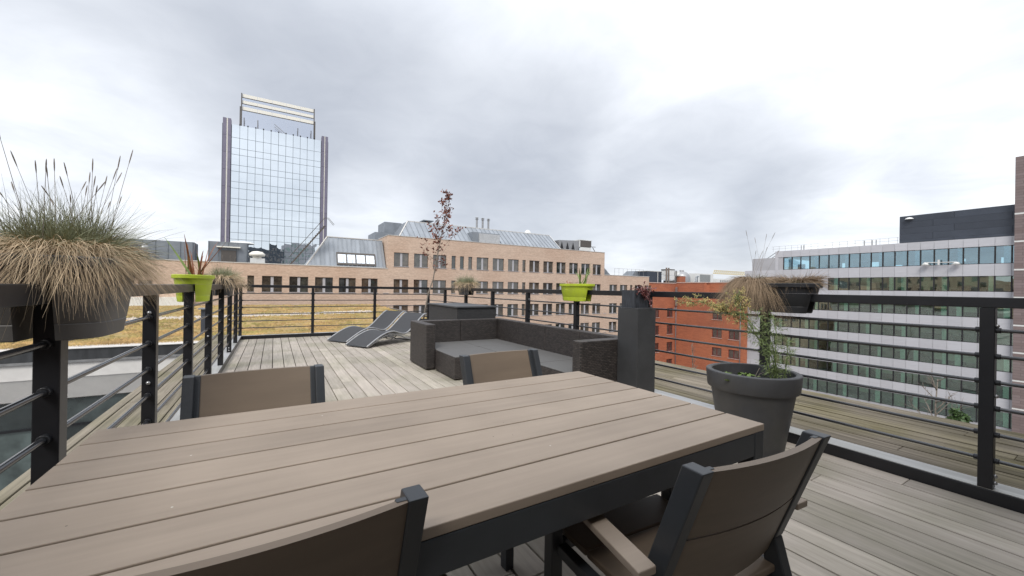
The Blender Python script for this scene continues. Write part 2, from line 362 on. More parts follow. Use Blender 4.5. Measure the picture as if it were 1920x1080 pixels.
    def build(s, name, m, parent=None, smooth=False, bevel=0, origin=None, kind=None, autosmooth=None, fixn=False):
        base = Vector(OFF[parent]) if parent else Vector((0, 0, 0))
        org = Vector(origin) if origin is not None else base
        me = s.mesh(name, m, smooth, org)
        if fixn:
            bm = bmesh.new(); bm.from_mesh(me); bmesh.ops.recalc_face_normals(bm, faces=bm.faces); bm.to_mesh(me); bm.free()
        if autosmooth: me.set_sharp_from_angle(angle=R(autosmooth))
        o = place(name, me, org, parent)
        if bevel:
            b = o.modifiers.new('bevel', 'BEVEL'); b.width = bevel; b.segments = 2; b.limit_method = 'ANGLE'; b.angle_limit = R(40)
        if kind: o['kind'] = kind
        return o
def place(name, me, org, parent=None, rz=0):
    o = bpy.data.objects.new(name, me); col.objects.link(o)
    if parent:
        o.parent = parent; o.location = Vector(org)-Vector(OFF[parent])
    else: o.location = org
    if rz: o.rotation_euler.z = rz
    OFF[o] = tuple(org); return o
def tag(o, label, cat, group=None, kind=None):
    if label: o['label'] = label
    if cat: o['category'] = cat
    if group: o['group'] = group
    if kind: o['kind'] = kind
    return o
def thing(name, label, cat, loc=(0, 0, 0), group=None):
    o = place(name, None, loc); o.empty_display_size = .2
    return tag(o, label, cat, group)
def structure(o): o['kind'] = 'structure'; return o
KIDS = {}
def copy_tree(o, loc=None, rz=None, parent=None, label=None):
    c = o.copy(); col.objects.link(c); OFF[c] = OFF[o]
    if parent: c.parent = parent
    if loc is not None: c.location = loc; OFF[c] = tuple(loc)
    if rz is not None: c.rotation_euler.z = rz
    if label: c['label'] = label
    for ch in list(o.children): copy_tree(ch, parent=c)
    return c

# ------------------------------------------------------------------ ground and our own terrace
g = MB().add([(-3000, -3000, -20), (3000, -3000, -20), (3000, 3000, -20), (-3000, 3000, -20)], [(0, 1, 2, 3)]).build('ground', CONC); structure(g)
structure(MB().box(-1.30, 5.86, -9, 11.6, -19.9, -.19).build('terrace_slab', ROOFG))

DECK_L, DECK_R, DECK_B = -.592, 3.581, 10.39
deck = MB().box(DECK_L-.02, DECK_R+.03, -.74, DECK_B+.03, -.10, -.034).build('deck', JOINT); structure(deck)
def lay_boards(parent, x0, n, w, y0, y1, z, m, lmin, lmax, gap=.009, th=.026, jitter=0.):
    meshes = {}
    for i in range(n):
        y = y0-random.uniform(0, lmax*.8); 
        while y < y1:
            ln = round(random.uniform(lmin, lmax), 1); a, b = max(y, y0), min(y+ln, y1); y += ln
            if b-a < .15: continue
            bm = MB().box(-w/2+gap/2, w/2-gap/2, -(b-a)/2+.002, (b-a)/2-.002, -th, 0)
            key = round(b-a, 2)
            if key not in meshes:
                meshes[key] = bm.mesh('board', m)
            o = place('board', meshes[key], (x0+(i+.5)*w, (a+b)/2, z+random.uniform(-jitter, jitter)), parent)
            bv = o.modifiers.new('bevel', 'BEVEL'); bv.width = .0035; bv.segments = 2
lay_boards(deck, -.603, 28, .1494, -.73, DECK_B-.002, 0, BOARD, 2.2, 4.2, jitter=.0012)

side = MB().box(-1.34, -.70, -.74, 11.6, -.16, -.036).build('walkway', JOINT); structure(side)
lay_boards(side, -1.338, 1, .085, -.73, 11.6, -.004, BOARD_GREEN, 3, 5)
lay_boards(side, -1.253, 4, .1375, -.73, 11.6, -.008, BOARD_GREEN, 2.4, 5, jitter=.002)
plat = MB().box(3.76, 5.90, -.74, 11.6, -.18, -.086).build('platform', JOINT); structure(plat)
lay_boards(plat, 3.762, 15, .1425, -.73, 11.6, -.05, BOARD_OLD, 2.4, 5, gap=.007, jitter=.004)

kerb = MB()
kerb.box(-.66, DECK_L, -.74, DECK_B+.06, -.03, .075); kerb.box(DECK_R, DECK_R+.07, -.74, DECK_B+.06, -.03, .075)
kerb.box(DECK_L+.002, DECK_R-.002, DECK_B, DECK_B+.07, -.03, .073)
structure(kerb.build('kerb', ANTH, bevel=.004))
kt = MB(); kt.box(-.72, DECK_L-.004, -.74, DECK_B+.1, .0765, .0805); kt.box(DECK_R+.004, DECK_R+.165, -.74, DECK_B+.1, .0765, .0805)
kt.box(DECK_L, DECK_R, DECK_B+.004, DECK_B+.11, .0745, .0785)
kt.box(-.72, -.714, -.74, DECK_B+.1, -.03, .0762); kt.box(DECK_R+.159, DECK_R+.165, -.74, DECK_B+.1, -.2, .0762)
structure(kt.build('kerb_strip', KERBTOP))

# the penthouse wall behind the camera that shades the near end of the terrace
w = MB(); w.box(-7., .3, -1.0, -.75, -.1, 3.2); w.box(2.3, 9., -1.0, -.75, -.1, 3.2); w.box(.3, 2.3, -1.0, -.75, 2.3, 3.2); w.box(-7, -1.31, -9, -1.001, -20, 3.2); w.box(5.87, 9, -9, -1.001, -20, 3.2)
structure(w.build('house_wall', mat('dark house brick', (.13, .10, .085), .9, 0, .2, 4)))
t = thing('terrace_door', 'dark framed sliding glass door in the pale house wall behind the terrace', 'door', (1.3, -.9, 0))
MB().box(.301, 2.299, -.95, -.90, .0, 2.299).build('pane', G_LOW, t)
f_ = MB(); f_.box(.301, .36, -.90, -.84, 0, 2.298); f_.box(2.24, 2.299, -.90, -.84, 0, 2.298); f_.box(1.27, 1.33, -.90, -.84, 0, 2.298); f_.box(.36, 1.27, -.895, -.845, 2.24, 2.298); f_.box(1.33, 2.24, -.895, -.845, 2.24, 2.298)
f_.build('frame', ANTH, t)

# ------------------------------------------------------------------ railings
RODZ = [.2444+.152*i for i in range(6)]
PW = .062
post_mb = MB().box(-PW/2, PW/2, -.03, .03, .081, 1.135)
for z in RODZ:
    post_mb.tube([(0, -.05, z), (0, .05, z)], .0165, 10)
POST_ME = post_mb.mesh('post', ANTH, False)
b_ = MB()
for z in (.115, .155, .62, 1.03): b_.ball((0, -.034, z), .011, 10, 6)
BOLT_ME = b_.mesh('bolt', BOLT, True)
def railing(label, p0, p1, posts, y0, y1, group='black steel railings around the terrace'):
    # p0, p1: ends of the rail's centre line; posts: list of (x, y)
    p0, p1 = Vector((*p0, 0)), Vector((*p1, 0)); mid = (p0+p1)/2
    t = thing('railing', label, 'railing', tuple(mid), group)
    d = (p1-p0).normalized(); rz = math.atan2(d.y, d.x)-math.pi/2
    MB().beam(p0+Vector((0, 0, 1.1665)), p1+Vector((0, 0, 1.1665)), .070, .061).build('top_rail', ANTH, t, bevel=.004)
    for z in RODZ:
        MB().tube([p0+Vector((0, 0, z)), p1+Vector((0, 0, z))], .0105, 10).build('rod', STEEL, t, True, autosmooth=50)
    for i, (x, y) in enumerate(posts):
        o = place('post', POST_ME, (x, y, 0), t, rz)
        bv = o.modifiers.new('bevel', 'BEVEL'); bv.width = .003; bv.segments = 2; bv.limit_method = 'ANGLE'
        if i % 2 == 1:
            bo = bpy.data.objects.new('bolt', BOLT_ME); col.objects.link(bo); bo.parent = o; OFF[bo] = OFF[o]; bo['kind'] = 'stuff'
    return t
LX, RX, BY = -.622, 3.611, 10.42
railing('black railing on the left of the deck carrying the big shaggy grass planter', (LX, -.74), (LX, BY-.036), [(LX, BY-1.2196*i) for i in range(1, 10)], 0, 0)
railing('black railing along the right of the deck between the sofa and the weathered planks', (RX, -.74), (RX, BY-.036), [(RX, BY-1.234*i) for i in range(1, 10)], 0, 0)
railing('black railing across the far end of the deck behind the sun loungers', (LX-.035, BY), (RX+.035, BY), [(LX, BY), (.79, BY), (2.20, BY), (RX, BY)], 0, 0)

# ------------------------------------------------------------------ dining table and chairs
TX0, TX1, TY0, TY1, TZ = -.470, 1.497, .733, 1.739, .74
tb = thing('dining_table', 'long outdoor dining table with taupe slatted top and graphite legs', 'table', ((TX0+TX1)/2, (TY0+TY1)/2, 0))
pw = (TY1-TY0)/7
for i in range(7):
    me = MB().box(-(TX1-TX0)/2, (TX1-TX0)/2, -pw/2+.0036, pw/2-.0036, -.024, 0)
    me.build('plank', TAUPE, tb, origin=None, bevel=.0025).location = (0, TY0+(i+.5)*pw-(TY0+TY1)/2, TZ)
for o in list(tb.children):
    # planks were written about their own centre: undo the parent offset baked into the mesh
    for v in o.data.vertices: v.co += Vector(OFF[tb])
fr = MB(); ins = .004; H0, H1 = TZ-.104, TZ-.025
fr.box(TX0+.06, TX1-.06, TY0+ins, TY0+ins+.03, H0, H1); fr.box(TX0+.06, TX1-.06, TY1-ins-.03, TY1-ins, H0, H1)
fr.box(TX0+ins, TX0+ins+.03, TY0+.06, TY1-.06, H0, H1); fr.box(TX1-ins-.03, TX1-ins, TY0+.06, TY1-.06, H0, H1)
for x in (.2, .85): fr.box(x, x+.04, TY0+.034, TY1-.034, TZ-.06, TZ-.027)
fr.build('apron', FRAME, tb, bevel=.003)
MB().box(TX0+.04, TX1-.04, TY0+.04, TY1-.04, TZ-.0268, TZ-.0252).build('gap_shade_sheet', JOINT, tb)  # added dark sheet that stands for the shade in the plank gaps
for x in (TX0+.0325, TX1-.0325):
    for y in (TY0+.0325, TY1-.0325):
        MB().box(x-.0295, x+.0295, y-.0295, y+.0295, 0, H1+.001).build('leg', FRAME, tb, bevel=.004)

CW = .50; CH = .84
def back_y(z): return .115*(CH-z)/(CH-.52)           # the back leans: y at height z
def make_chair(label):
    t = thing('garden_armchair', label, 'chair', (0, 0, 0), 'taupe armchairs around the dining table')
    for sx in (-1, 1):
        x = sx*(CW/2-.018)
        m = MB()
        q = lambda y, z, d=.052, wx=.036: [(x-wx/2, y-d, z), (x+wx/2, y-d, z), (x+wx/2, y, z), (x-wx/2, y, z)]
        m.hexa(q(back_y(.52)+.012, .52), q(back_y(CH)+.012, CH))
        xi = x-sx*.026                                # inner flange that holds the slats
        qi = lambda y, z: [(xi-.0105, y-.040, z), (xi+.0105, y-.040, z), (xi+.0105, y-.026, z), (xi-.0105, y-.026, z)]
        m.hexa(qi(back_y(.5)+.012, .5), qi(back_y(CH)+.012, CH-.002))
        m.build('back_post', FRAME, t, bevel=.003)
        m = MB(); m.hexa(q(-.03, 0, .045), q(back_y(.52)+.012, .519)); m.build('rear_leg', FRAME, t, bevel=.003)
        xf = sx*.258
        MB().box(xf-.02, xf+.02, .452, .497, 0, .592).build('front_leg', FRAME, t, bevel=.003)
        xr = sx*.303; xg = sx*.248; m = MB(); m.hexa([(xr-.026, .05, .593), (xr+.026, .05, .593), (xg+.026, .51, .593), (xg-.026, .51, .593)],
                         [(xr-.026, .05, .612), (xr+.026, .05, .612), (xg+.026, .515, .612), (xg-.026, .515, .612)])
        m.build('armrest', TAUPE, t, bevel=.003)
        MB().box(xf-.017-sx*.01, xf+.017-sx*.01, .062, .444, .392, .424).build('side_rail', FRAME, t, bevel=.003)
    for ya, yb in ((.452, .48), (.085, .115)): MB().box(-CW/2+.02, CW/2-.02, ya, yb, .392, .424).build('seat_rail', FRAME, t, bevel=.003)
    for (z0, z1) in ((.662, .836), (.478, .656)):
        rf, rb = [], []
        for z in (z0, (z0+z1)/2, z1):
            a, b = [], []
            for k in range(15):
                u = -1+2*k/14; x = u*(CW/2-.034); y = back_y(z)-.026-.024*(1-u*u)
                a.append((x, y-.009, z)); b.append((x, y+.009, z))
            rf.append(a); rb.append(b)
        m = MB(); m.sheet(rf, rb); o = m.build('back_slat', TAUPE_SHADE, t, True, fixn=True, autosmooth=40)
    for (y0, y1) in ((.075, .212), (.217, .356), (.361, .500)):
        MB().box(-.222, .222, y0, y1, .425, .445).build('seat_slat', TAUPE_SHADE, t, bevel=.004)  # seat colour darkened for the shade under the table
    return t
ch = make_chair('taupe armchair at the near right table corner, closest to the round pot')
ch.location = (.990, .500, 0); ch.rotation_euler.z = R(-3.5)
copy_tree(ch, (-.012, .702, 0), R(.6), label='taupe armchair cut off by the bottom of the frame, back against the near table edge')
copy_tree(ch, (-.05, 1.985, 0), R(182.6), label='taupe armchair on the far side of the table, beside the left railing')
copy_tree(ch, (1.115, 1.955, 0), R(182.8), label='taupe armchair on the far side of the table, in front of the wicker sofa')

# ------------------------------------------------------------------ wicker sofa group
sofa = thing('wicker_sofa', 'dark brown wicker corner sofa without cushions beside the right railing', 'sofa', (2.8, 4.9, 0))
SZ, AZ = .305, .662
def wbox(x0, x1, y0, y1, z0, z1, name, m=WICK, par=sofa, bev=.012): return MB().box(x0, x1, y0, y1, z0, z1).build(name, m, par, bevel=bev)
wbox(1.89, 2.03, 5.512, 6.30, .015, AZ, 'arm'); wbox(2.735, 3.45, 3.14, 3.28, .015, AZ, 'arm')
for (a, b) in ((2.034, 2.712), (2.716, 3.412)): wbox(a, b, 6.16, 6.30, .28, AZ, 'back_panel')
ys = [3.144, 3.956, 4.716, 5.472, 6.30]
for a, b in zip(ys[:-1], ys[1:]): wbox(3.416, 3.556, a+.002, b-.002, .28, AZ-.001, 'back_panel')
ott = thing('wicker_ottoman', 'low dark wicker ottoman with grey top pushed against the front of the sofa', 'ottoman', (2.36, 5.11, 0))
def module(x0, x1, y0, y1, par):
    wbox(x0+.003, x1-.003, y0+.003, y1-.003, .015, SZ-.012, 'base', par=par, bev=.008)
    MB().box(x0+.004, x1-.004, y0+.004, y1-.004, SZ-.0115, SZ).build('seat_top', SEAT, par, bevel=.005)
module(2.01, 2.71, 4.745, 5.475, ott)
module(2.034, 2.712, 5.476, 6.158, sofa); module(2.714, 3.414, 5.476, 6.158, sofa)
module(2.714, 3.414, 4.72, 5.472, sofa); module(2.714, 3.414, 3.96, 4.716, sofa); module(2.714, 3.414, 3.285, 3.956, sofa)
bx = thing('storage_box', 'tall charcoal wicker cushion box with flat lid behind the sofa', 'storage box', (3.115, 7.11, 0))
wbox(2.735, 3.50, 6.378, 7.85, .02, .852, 'body', WICK2, bx)
m = MB(); m.add([(2.71, 6.353, .854), (3.52, 6.353, .854), (3.52, 7.87, .854), (2.71, 7.87, .854), (2.71, 6.353, .876), (3.52, 6.353, .876), (3.52, 7.87, .876), (2.71, 7.87, .876), (3.115, 7.11, .895)],
              [(3, 2, 1, 0), (0, 1, 5, 4), (1, 2, 6, 5), (2, 3, 7, 6), (3, 0, 4, 7), (4, 5, 8), (5, 6, 8), (6, 7, 8), (7, 4, 8)])
m.build('lid', mat('grey woven lid', (.075, .078, .084), .55, 0, .15, 60, bump=.15), bx)

# ------------------------------------------------------------------ sun loungers (wave shaped)
def prof(s):       # height of the sling along its length
    pts = [(0, .03), (.18, .125), (.38, .215), (.55, .262), (.70, .27), (.84, .238), (.98, .20), (1.10, .205), (1.22, .262), (1.38, .375), (1.55, .50), (1.66, .57), (1.72, .592), (1.765, .58)]
    for (a, za), (b, zb) in zip(pts[:-1], pts[1:]):
        if s <= b:
            i = pts.index((a, za)); p0 = pts[max(i-1, 0)]; p3 = pts[min(i+2, len(pts)-1)]; t = (s-a)/(b-a)
            ma = (zb-p0[1])/(b-p0[0])*(b-a); mb = (p3[1]-za)/(p3[0]-a)*(b-a)
            return (2*t**3-3*t*t+1)*za+(t**3-2*t*t+t)*ma+(-2*t**3+3*t*t)*zb+(t**3-t*t)*mb
    return pts[-1][1]
def make_lounger(label):
    t = thing('sun_lounger', label, 'sun lounger', (0, 0, 0), 'sun loungers side by side')
    W = .58; S = [1.765*i/44 for i in range(45)]
    rows = [[(s, u*(W/2-.02), prof(s)-.006*(1-u*u)) for u in (-1, -.5, 0, .5, 1)] for s in S]
    rb = [[(x, y, z-.006) for x, y, z in r] for r in rows]
    MB().sheet(rows, rb).build('sling', SLING, t, True, fixn=True, autosmooth=60)
    for sy in (-1, 1):
        MB().tube([(s, sy*W/2, prof(s)) for s in S], .017, 8).build('side_tube', ALU, t, True)
        y = sy*(W/2-.01)
        pts = [(.03, y, .015), (.22, y, .10), (.45, y, .19), (.62, y, .222), (.78, y, .205), (.95, y, .15), (1.15, y, .075), (1.38, y, .015)]
        MB().tube(pts, .013, 8).build('leg', ALU, t, True)
    for (s, z) in ((.02, .03), (.62, .218), (1.38, .016), (1.73, .585)):
        MB().tube([(s, -W/2, z), (s, W/2, z)], .012, 8).build('cross_bar', FRAME, t, True)
    for sy in (-1, 1):
        y = sy*(W/2-.05); MB().tube([(.5, y, .20), (.58, y, .13), (.7, y, .11), (.82, y, .14), (.86, y, .19)], .008, 6).build('brace', FRAME, t, True)
    return t
A_L = math.atan2(.305, .489)
ax = Vector((math.cos(A_L), math.sin(A_L), 0)); ay = Vector((-math.sin(A_L), math.cos(A_L), 0))
lg = make_lounger('charcoal wave sun lounger nearer to the wicker sofa')
lg.location = Vector((1.39, 8.20, 0)); lg.rotation_euler.z = A_L
copy_tree(lg, Vector((1.15, 9.09, 0)), A_L, label='charcoal wave sun lounger nearer to the far railing')

# ------------------------------------------------------------------ planters, pots and what grows in them
def saddle_planter(name, label, cx, cy, lx, ly, m, z0=1.045, z1=1.28, taper=.80, square=.5, group=None, rim=.012):
    # a trough that straddles the rail: two legs below, one bowl above; rail runs along y
    t = thing(name, label, 'planter', (cx, cy, z0), group)
    n = 56
    def ring(a, b, z):
        out = []
        for k in range(n):
            th = 2*math.pi*k/n; c, s = math.cos(th), math.sin(th)
            r = 1/((abs(c)**(2/square)+abs(s)**(2/square))**(square/2))
            out.append((cx+a*c*r, cy+b*s*r, z))
        return out
    zr = 1.2000
    def sc(z): return taper+(1-taper)*(z-z0)/(z1-z0)
    mb = MB(); zs = [zr, (zr+z1)/2, z1-.035]
    rings = [ring(lx/2*sc(z), ly/2*sc(z), z) for z in zs]
    rings += [ring(lx/2*sc(z1)+rim*.2, ly/2*sc(z1)+rim*.2, z1-.034), ring(lx/2+rim, ly/2+rim, z1-.030), ring(lx/2+rim*1.1, ly/2+rim*1.1, z1-.004), ring(lx/2+rim*.8, ly/2+rim*.8, z1),
              ring(lx/2-.006, ly/2-.006, z1), ring(lx/2-.014, ly/2-.014, z1-.06)]
    vs = [p for r in rings for p in r]; fs = []
    for i in range(len(rings)-1):
        for k in range(n): fs.append((i*n+k, i*n+(k+1) % n, (i+1)*n+(k+1) % n, (i+1)*n+k))
    fs.append(tuple(range(n-1, -1, -1)))
    mb.add(vs, fs); mb.build('bowl', m, t, True, autosmooth=35)
    for sx in (-1, 1):          # the two hanging halves
        g = MB(); rr = []
        for z in (z0, z0+.004, z0+.05, z0+.053, z0+.056, zr-.001):
            a, b = lx/2*sc(z), ly/2*sc(z)
            ins = .004 if z == z0 else (.002 if abs(z-z0-.053) < 1e-4 else 0)
            half = []
            for k in range(n//2+1):
                th = -math.pi/2+math.pi*k/(n//2); c, s = math.cos(th), math.sin(th)
                r = 1/((max(abs(c), 1e-6)**(2/square)+max(abs(s), 1e-6)**(2/square))**(square/2))
                half.append((cx+sx*max(.043, (a-ins)*c*r), cy+(b-ins)*s*r, z))
            rr.append(half)
        h = n//2+1; vs = [p for r in rr for p in r]; fs = []
        for i in range(len(rr)-1):
            for k in range(h-1): fs.append((i*h+k, i*h+k+1, (i+1)*h+k+1, (i+1)*h+k))
            fs.append((i*h+h-1, i*h, (i+1)*h, (i+1)*h+h-1))
        fs.append(tuple(range(h))); fs.append(tuple(range((len(rr)-1)*h, len(rr)*h)))
        g.add(vs, fs); g.build('hanging_half', m, t, True, fixn=True, autosmooth=35)
    so = MB(); rg = ring(lx/2-.012, ly/2-.012, z1-.05); so.add(rg+[(cx, cy, z1-.035)], [(k, (k+1) % n, n) for k in range(n)]); so.build('soil', SOIL, t)
    return t

def blade(mb, p, d, L, w, droop, segs=5, curl=0.):
    p, d = Vector(p), Vector(d).normalized()
    sidev = d.cross(Vector((0, 0, 1)));
    if sidev.length < .05: sidev = Vector((1, 0, 0))
    sidev.normalize(); sidev = (Matrix.Rotation(random.uniform(-1.2, 1.2), 3, d) @ sidev)
    vs = []
    for i in range(segs+1):
        t = i/segs
        q = p+d*L*t-Vector((0, 0, droop*L*t*t))+sidev*(curl*L*t*t)
        ww = w*(1-.85*t**1.5)/2
        vs += [q-sidev*ww, q+sidev*ww]
    mb.add(vs, [(2*i, 2*i+1, 2*i+3, 2*i+2) for i in range(segs)])
def rdir(el0, el1, az0=0, az1=2*math.pi):
    e, a = R(random.uniform(el0, el1)), random.uniform(az0, az1)
    return Vector((math.cos(e)*math.cos(a), math.cos(e)*math.sin(a), math.sin(e)))
def grass(name, label, c, rx, ry, ng, nd, ns, lg_, ld, sl, w=.0022, group=None, drydroop=(.9, 1.6), bias=None, dm=None, green_el=(18, 88), seed_el=(66, 88), gdroop=(.1, .6)):
    t = thing(name, label, 'grass plant', c, group)
    def base(k=.8):
        a, r = random.uniform(0, 2*math.pi), math.sqrt(random.random())*k
        return Vector((c[0]+rx*r*math.cos(a), c[1]+ry*r*math.sin(a), c[2]-.01))
    mb = MB()
    for _ in range(ng):
        b = base(); out = Vector((b.x-c[0], b.y-c[1], 0)); d = rdir(*green_el)+out*2.2*rx/.2*.5
        blade(mb, b, d, random.uniform(*lg_), w*random.uniform(.7, 1.3), random.uniform(*gdroop), 5, random.uniform(-.15, .15))
    o = mb.build('green_blades', GRASSG, t); o['kind'] = 'stuff'
    mb = MB()
    for _ in range(nd):
        a = random.uniform(0, 2*math.pi)
        if bias and random.random() < bias[1]: a = bias[0]+random.gauss(0, .9)
        r = random.uniform(.35, 1.08)
        b = Vector((c[0]+rx*r*math.cos(a), c[1]+ry*r*math.sin(a), c[2]+random.uniform(-.01, .035)))
        a2 = a+random.gauss(0, .45); el = R(random.uniform(5, 52)); d = Vector((math.cos(a2)*math.cos(el), math.sin(a2)*math.cos(el), math.sin(el)))
        blade(mb, b, d, random.uniform(*ld), w*random.uniform(.8, 1.5), random.uniform(*drydroop), 6, random.uniform(-.3, .3))
    o = mb.build('dry_blades', dm or GRASSD, t); o['kind'] = 'stuff'
    if ns:
        mb = MB()
        for _ in range(ns):
            b = base(.7); d = rdir(*seed_el); L = random.uniform(*sl); dr = random.uniform(.0, .12)
            pts = [b+d*L*q-Vector((0, 0, dr*L*q*q)) for q in (0, .25, .5, .75, 1)]
            mb.tube(pts, [.0010, .0009, .0008, .0007, .0005], 4)
            hp = [pts[3]+(pts[4]-pts[3])*q for q in (.45, .6, .8, .95, 1.)]
            mb.tube(hp, [.0008, .0017, .0019, .0012, .0004], 5)
        o = mb.build('seed_stalks', STALK, t); o['kind'] = 'stuff'
    return t

saddle_planter('rail_planter', 'large grey planter saddled on the near left railing under shaggy straw grass', -.625, 1.97, .34, .46, POT_LIT, z0=1.02, z1=1.285, square=.55)
grass('ornamental_grass', 'huge shaggy grass tuft, blue green on top and straw below, on the near left railing', (-.62, 1.96, 1.28), .135, .165, 4600, 4300, 28, (.15, .33), (.12, .235), (.25, .45), w=.0017, drydroop=(.65, 1.15), bias=(-.9, .45), seed_el=(60, 86))
saddle_planter('rail_planter', 'lime green planter on the left railing holding rusty strap leaves', LX, 4.55, .27, .58, LIME, square=.85)
saddle_planter('rail_planter', 'dark planter near the far end of the left railing with a low grass tuft', LX, 6.85, .28, .62, POT, square=.5)
grass('ornamental_grass', 'low grey green grass tuft in the dark planter beyond the lime one on the left railing', (LX, 6.85, 1.27), .14, .32, 1900, 900, 10, (.14, .27), (.16, .28), (.25, .42), w=.0042, drydroop=(.6, 1.3), bias=(0, .4))
saddle_planter('rail_planter', 'small round dark planter on the right railing behind the storage box', RX, 7.95, .34, .56, POT, square=.95)
grass('ornamental_grass', 'blurred fuzzy grass tuft in the small round dark planter behind the storage box', (RX, 7.95, 1.27), .17, .28, 1700, 700, 6, (.16, .32), (.16, .28), (.25, .4), w=.0045, drydroop=(.6, 1.2))
saddle_planter('rail_planter', 'lime green planter on the right railing above the wicker sofa', RX-.03, 4.22, .27, .60, LIME, square=.85)
saddle_planter('rail_planter', 'long black planter on the right railing above the big round pot', RX-.015, 1.665, .29, .53, POT_DARK, square=.5)
grass('ornamental_grass', 'drooping brown straw grass spilling over the left end of the long black planter', (RX-.05, 1.845, 1.275), .13, .085, 900, 3400, 9, (.12, .20), (.18, .33), (.3, .55), w=.0021, drydroop=(.9, 1.6), bias=(2.7, .55), dm=GRASSB, green_el=(25, 80), gdroop=(.3, 1.), seed_el=(62, 84))
grass('ornamental_grass', 'low arching dry grass mat filling the right end of the long black planter', (RX+.03, 1.57, 1.275), .08, .13, 500, 1700, 0, (.08, .15), (.10, .19), (.3, .5), w=.0021, drydroop=(.25, .75), bias=(.2, .4), dm=GRASSB, green_el=(15, 60), gdroop=(.3, .8))

def straps(name, label, c, spread, n, Ls, w, reds, lean=(0, 0), el=(45, 85), droop=(.05, .35)):
    t = thing(name, label, 'plant', c)
    for i in range(n):
        mb = MB(); b = (c[0]+random.uniform(-spread[0], spread[0]), c[1]+random.uniform(-spread[1], spread[1]), c[2])
        d = rdir(*el)+Vector((lean[0], lean[1], 0))
        p = Vector(b); d.normalize(); L = random.uniform(*Ls); dr = random.uniform(*droop); sv = d.cross(Vector((0, 0, 1))).normalized(); sv = Matrix.Rotation(random.uniform(-1, 1), 3, d) @ sv
        nn = d.cross(sv); vs = []
        for k in range(8):
            q = k/7; c0 = p+d*L*q-Vector((0, 0, dr*L*q*q*q)); ww = w*(1-q**2.2)/2+.0008
            vs += [c0-sv*ww, c0+nn*.002*(1-q), c0+sv*ww]
        fs = []
        for k in range(7):
            for j in (0, 1): fs.append((3*k+j, 3*k+j+1, 3*k+j+4, 3*k+j+3))
        mb.add(vs, fs); mb.build('leaf', IRISR if random.random() < reds else IRIS, t, True)
    return t
straps('strap_leaf_plant', 'rust and green strap leaved plant standing in the left lime planter', (LX, 4.55, 1.24), (.06, .14), 20, (.26, .46), .019, .6, el=(58, 88), droop=(.02, .38))
straps('strap_leaf_plant', 'bright green strap leaves leaning right in the lime planter above the sofa', (RX-.03, 4.10, 1.24), (.05, .06), 13, (.26, .42), .018, .05, lean=(.1, -.1), el=(52, 85))
straps('wilted_plant', 'small wilted brown stems at the left end of the lime planter above the sofa', (RX-.03, 4.36, 1.24), (.04, .08), 8, (.12, .24), .009, 1., el=(35, 75), droop=(.4, 1.1))

# column pedestal with cube pot and succulent
cl = thing('pedestal', 'tall square charcoal pedestal standing against the right railing', 'pedestal', (3.39, 2.99, 0))
MB().box(3.25, 3.53, 2.85, 3.13, 0, 1.008).build('shaft', FIBRE, cl, bevel=.004); MB().box(3.2505, 3.5295, 2.8505, 3.1295, 1.0085, 1.0175).build('top_plate', FIBRE, cl, bevel=.003)
cb = thing('cube_pot', 'dark streaked stone cube pot on top of the charcoal pedestal', 'pot', (3.395, 3.02, 1.0178))
m = MB(); a0, a1, b0, b1, z0, z1 = 3.29, 3.50, 2.928, 3.113, 1.0178, 1.206
m.box(a0, a1, b0, b0+.02, z0, z1); m.box(a0, a1, b1-.02, b1, z0, z1); m.box(a0, a0+.02, b0+.02, b1-.02, z0, z1); m.box(a1-.02, a1, b0+.02, b1-.02, z0, z1)
m.build('wall', SLATE, cb); MB().box(a0+.02, a1-.02, b0+.02, b1-.02, z0, z1-.02).build('soil', SOIL, cb)
sc_ = thing('succulent', 'dark red trailing succulent spilling over the front of the cube pot', 'plant', (3.42, 2.96, 1.187))
m = MB(); st = MB()
for i in range(44):
    p0 = Vector((random.uniform(3.35, 3.48), random.uniform(2.93, 3.03), 1.19)); d = rdir(10, 80)+Vector((.1, -.5, 0))
    L = random.uniform(.06, .16); dr = random.uniform(.1, 1.6); pts = [p0+d.normalized()*L*q-Vector((0, 0, dr*L*q*q)) for q in (0, .35, .7, 1)]
    for p in pts:
        if b0-.012 < p.y < b1 and p.z < 1.2: p.y = b0-.012
    st.tube(pts, .0015, 4)
    for q in range(9):
        u = random.uniform(.3, 1)*3; k = min(int(u), 2); p = pts[k].lerp(pts[k+1], u-k)
        dd = rdir(-30, 70); blade(m, p, dd, random.uniform(.018, .032), .014, .2, 2)
st.build('stems', SUCC, sc_); m.build('leaves', SUCC, sc_)['kind'] = 'stuff'

# big round pot
pc = (3.18, 1.66)
pt = thing('round_pot', 'large round graphite pot with a thick rolled rim by the right railing', 'pot', (pc[0], pc[1], 0))
pr_ = [(.205, 0), (.212, .006), (.283, .455), (.286, .462), (.306, .468), (.3095, .474), (.3205, .588), (.319, .597), (.312, .602), (.285, .602), (.277, .596), (.262, .40)]
MB().lathe(pr_, 72, cx=pc[0], cy=pc[1]).build('body', POT, pt, True, autosmooth=35)
so = MB(); n = 40; so.add([(pc[0]+.27*math.cos(6.2832*k/n), pc[1]+.27*math.sin(6.2832*k/n), .47) for k in range(n)]+[(pc[0], pc[1], .50)], [(k, (k+1) % n, n) for k in range(n)]); so.build('soil', SOIL, pt, True)
# tall feathery plant rising from it
fp = thing('cosmos_plant', 'tall feathery green plant in the round pot, straw yellow top arching left', 'plant', (3.25, 1.56, .48))
def U(px, py, x=None, y=None):
    d = FWD+RIGHT*(px-960)/FPX-UP*(py-540)/FPX
    s = x/d.x if x is not None else y/d.y
    return Vector((d.x*s, d.y*s, EYE+d.z*s))
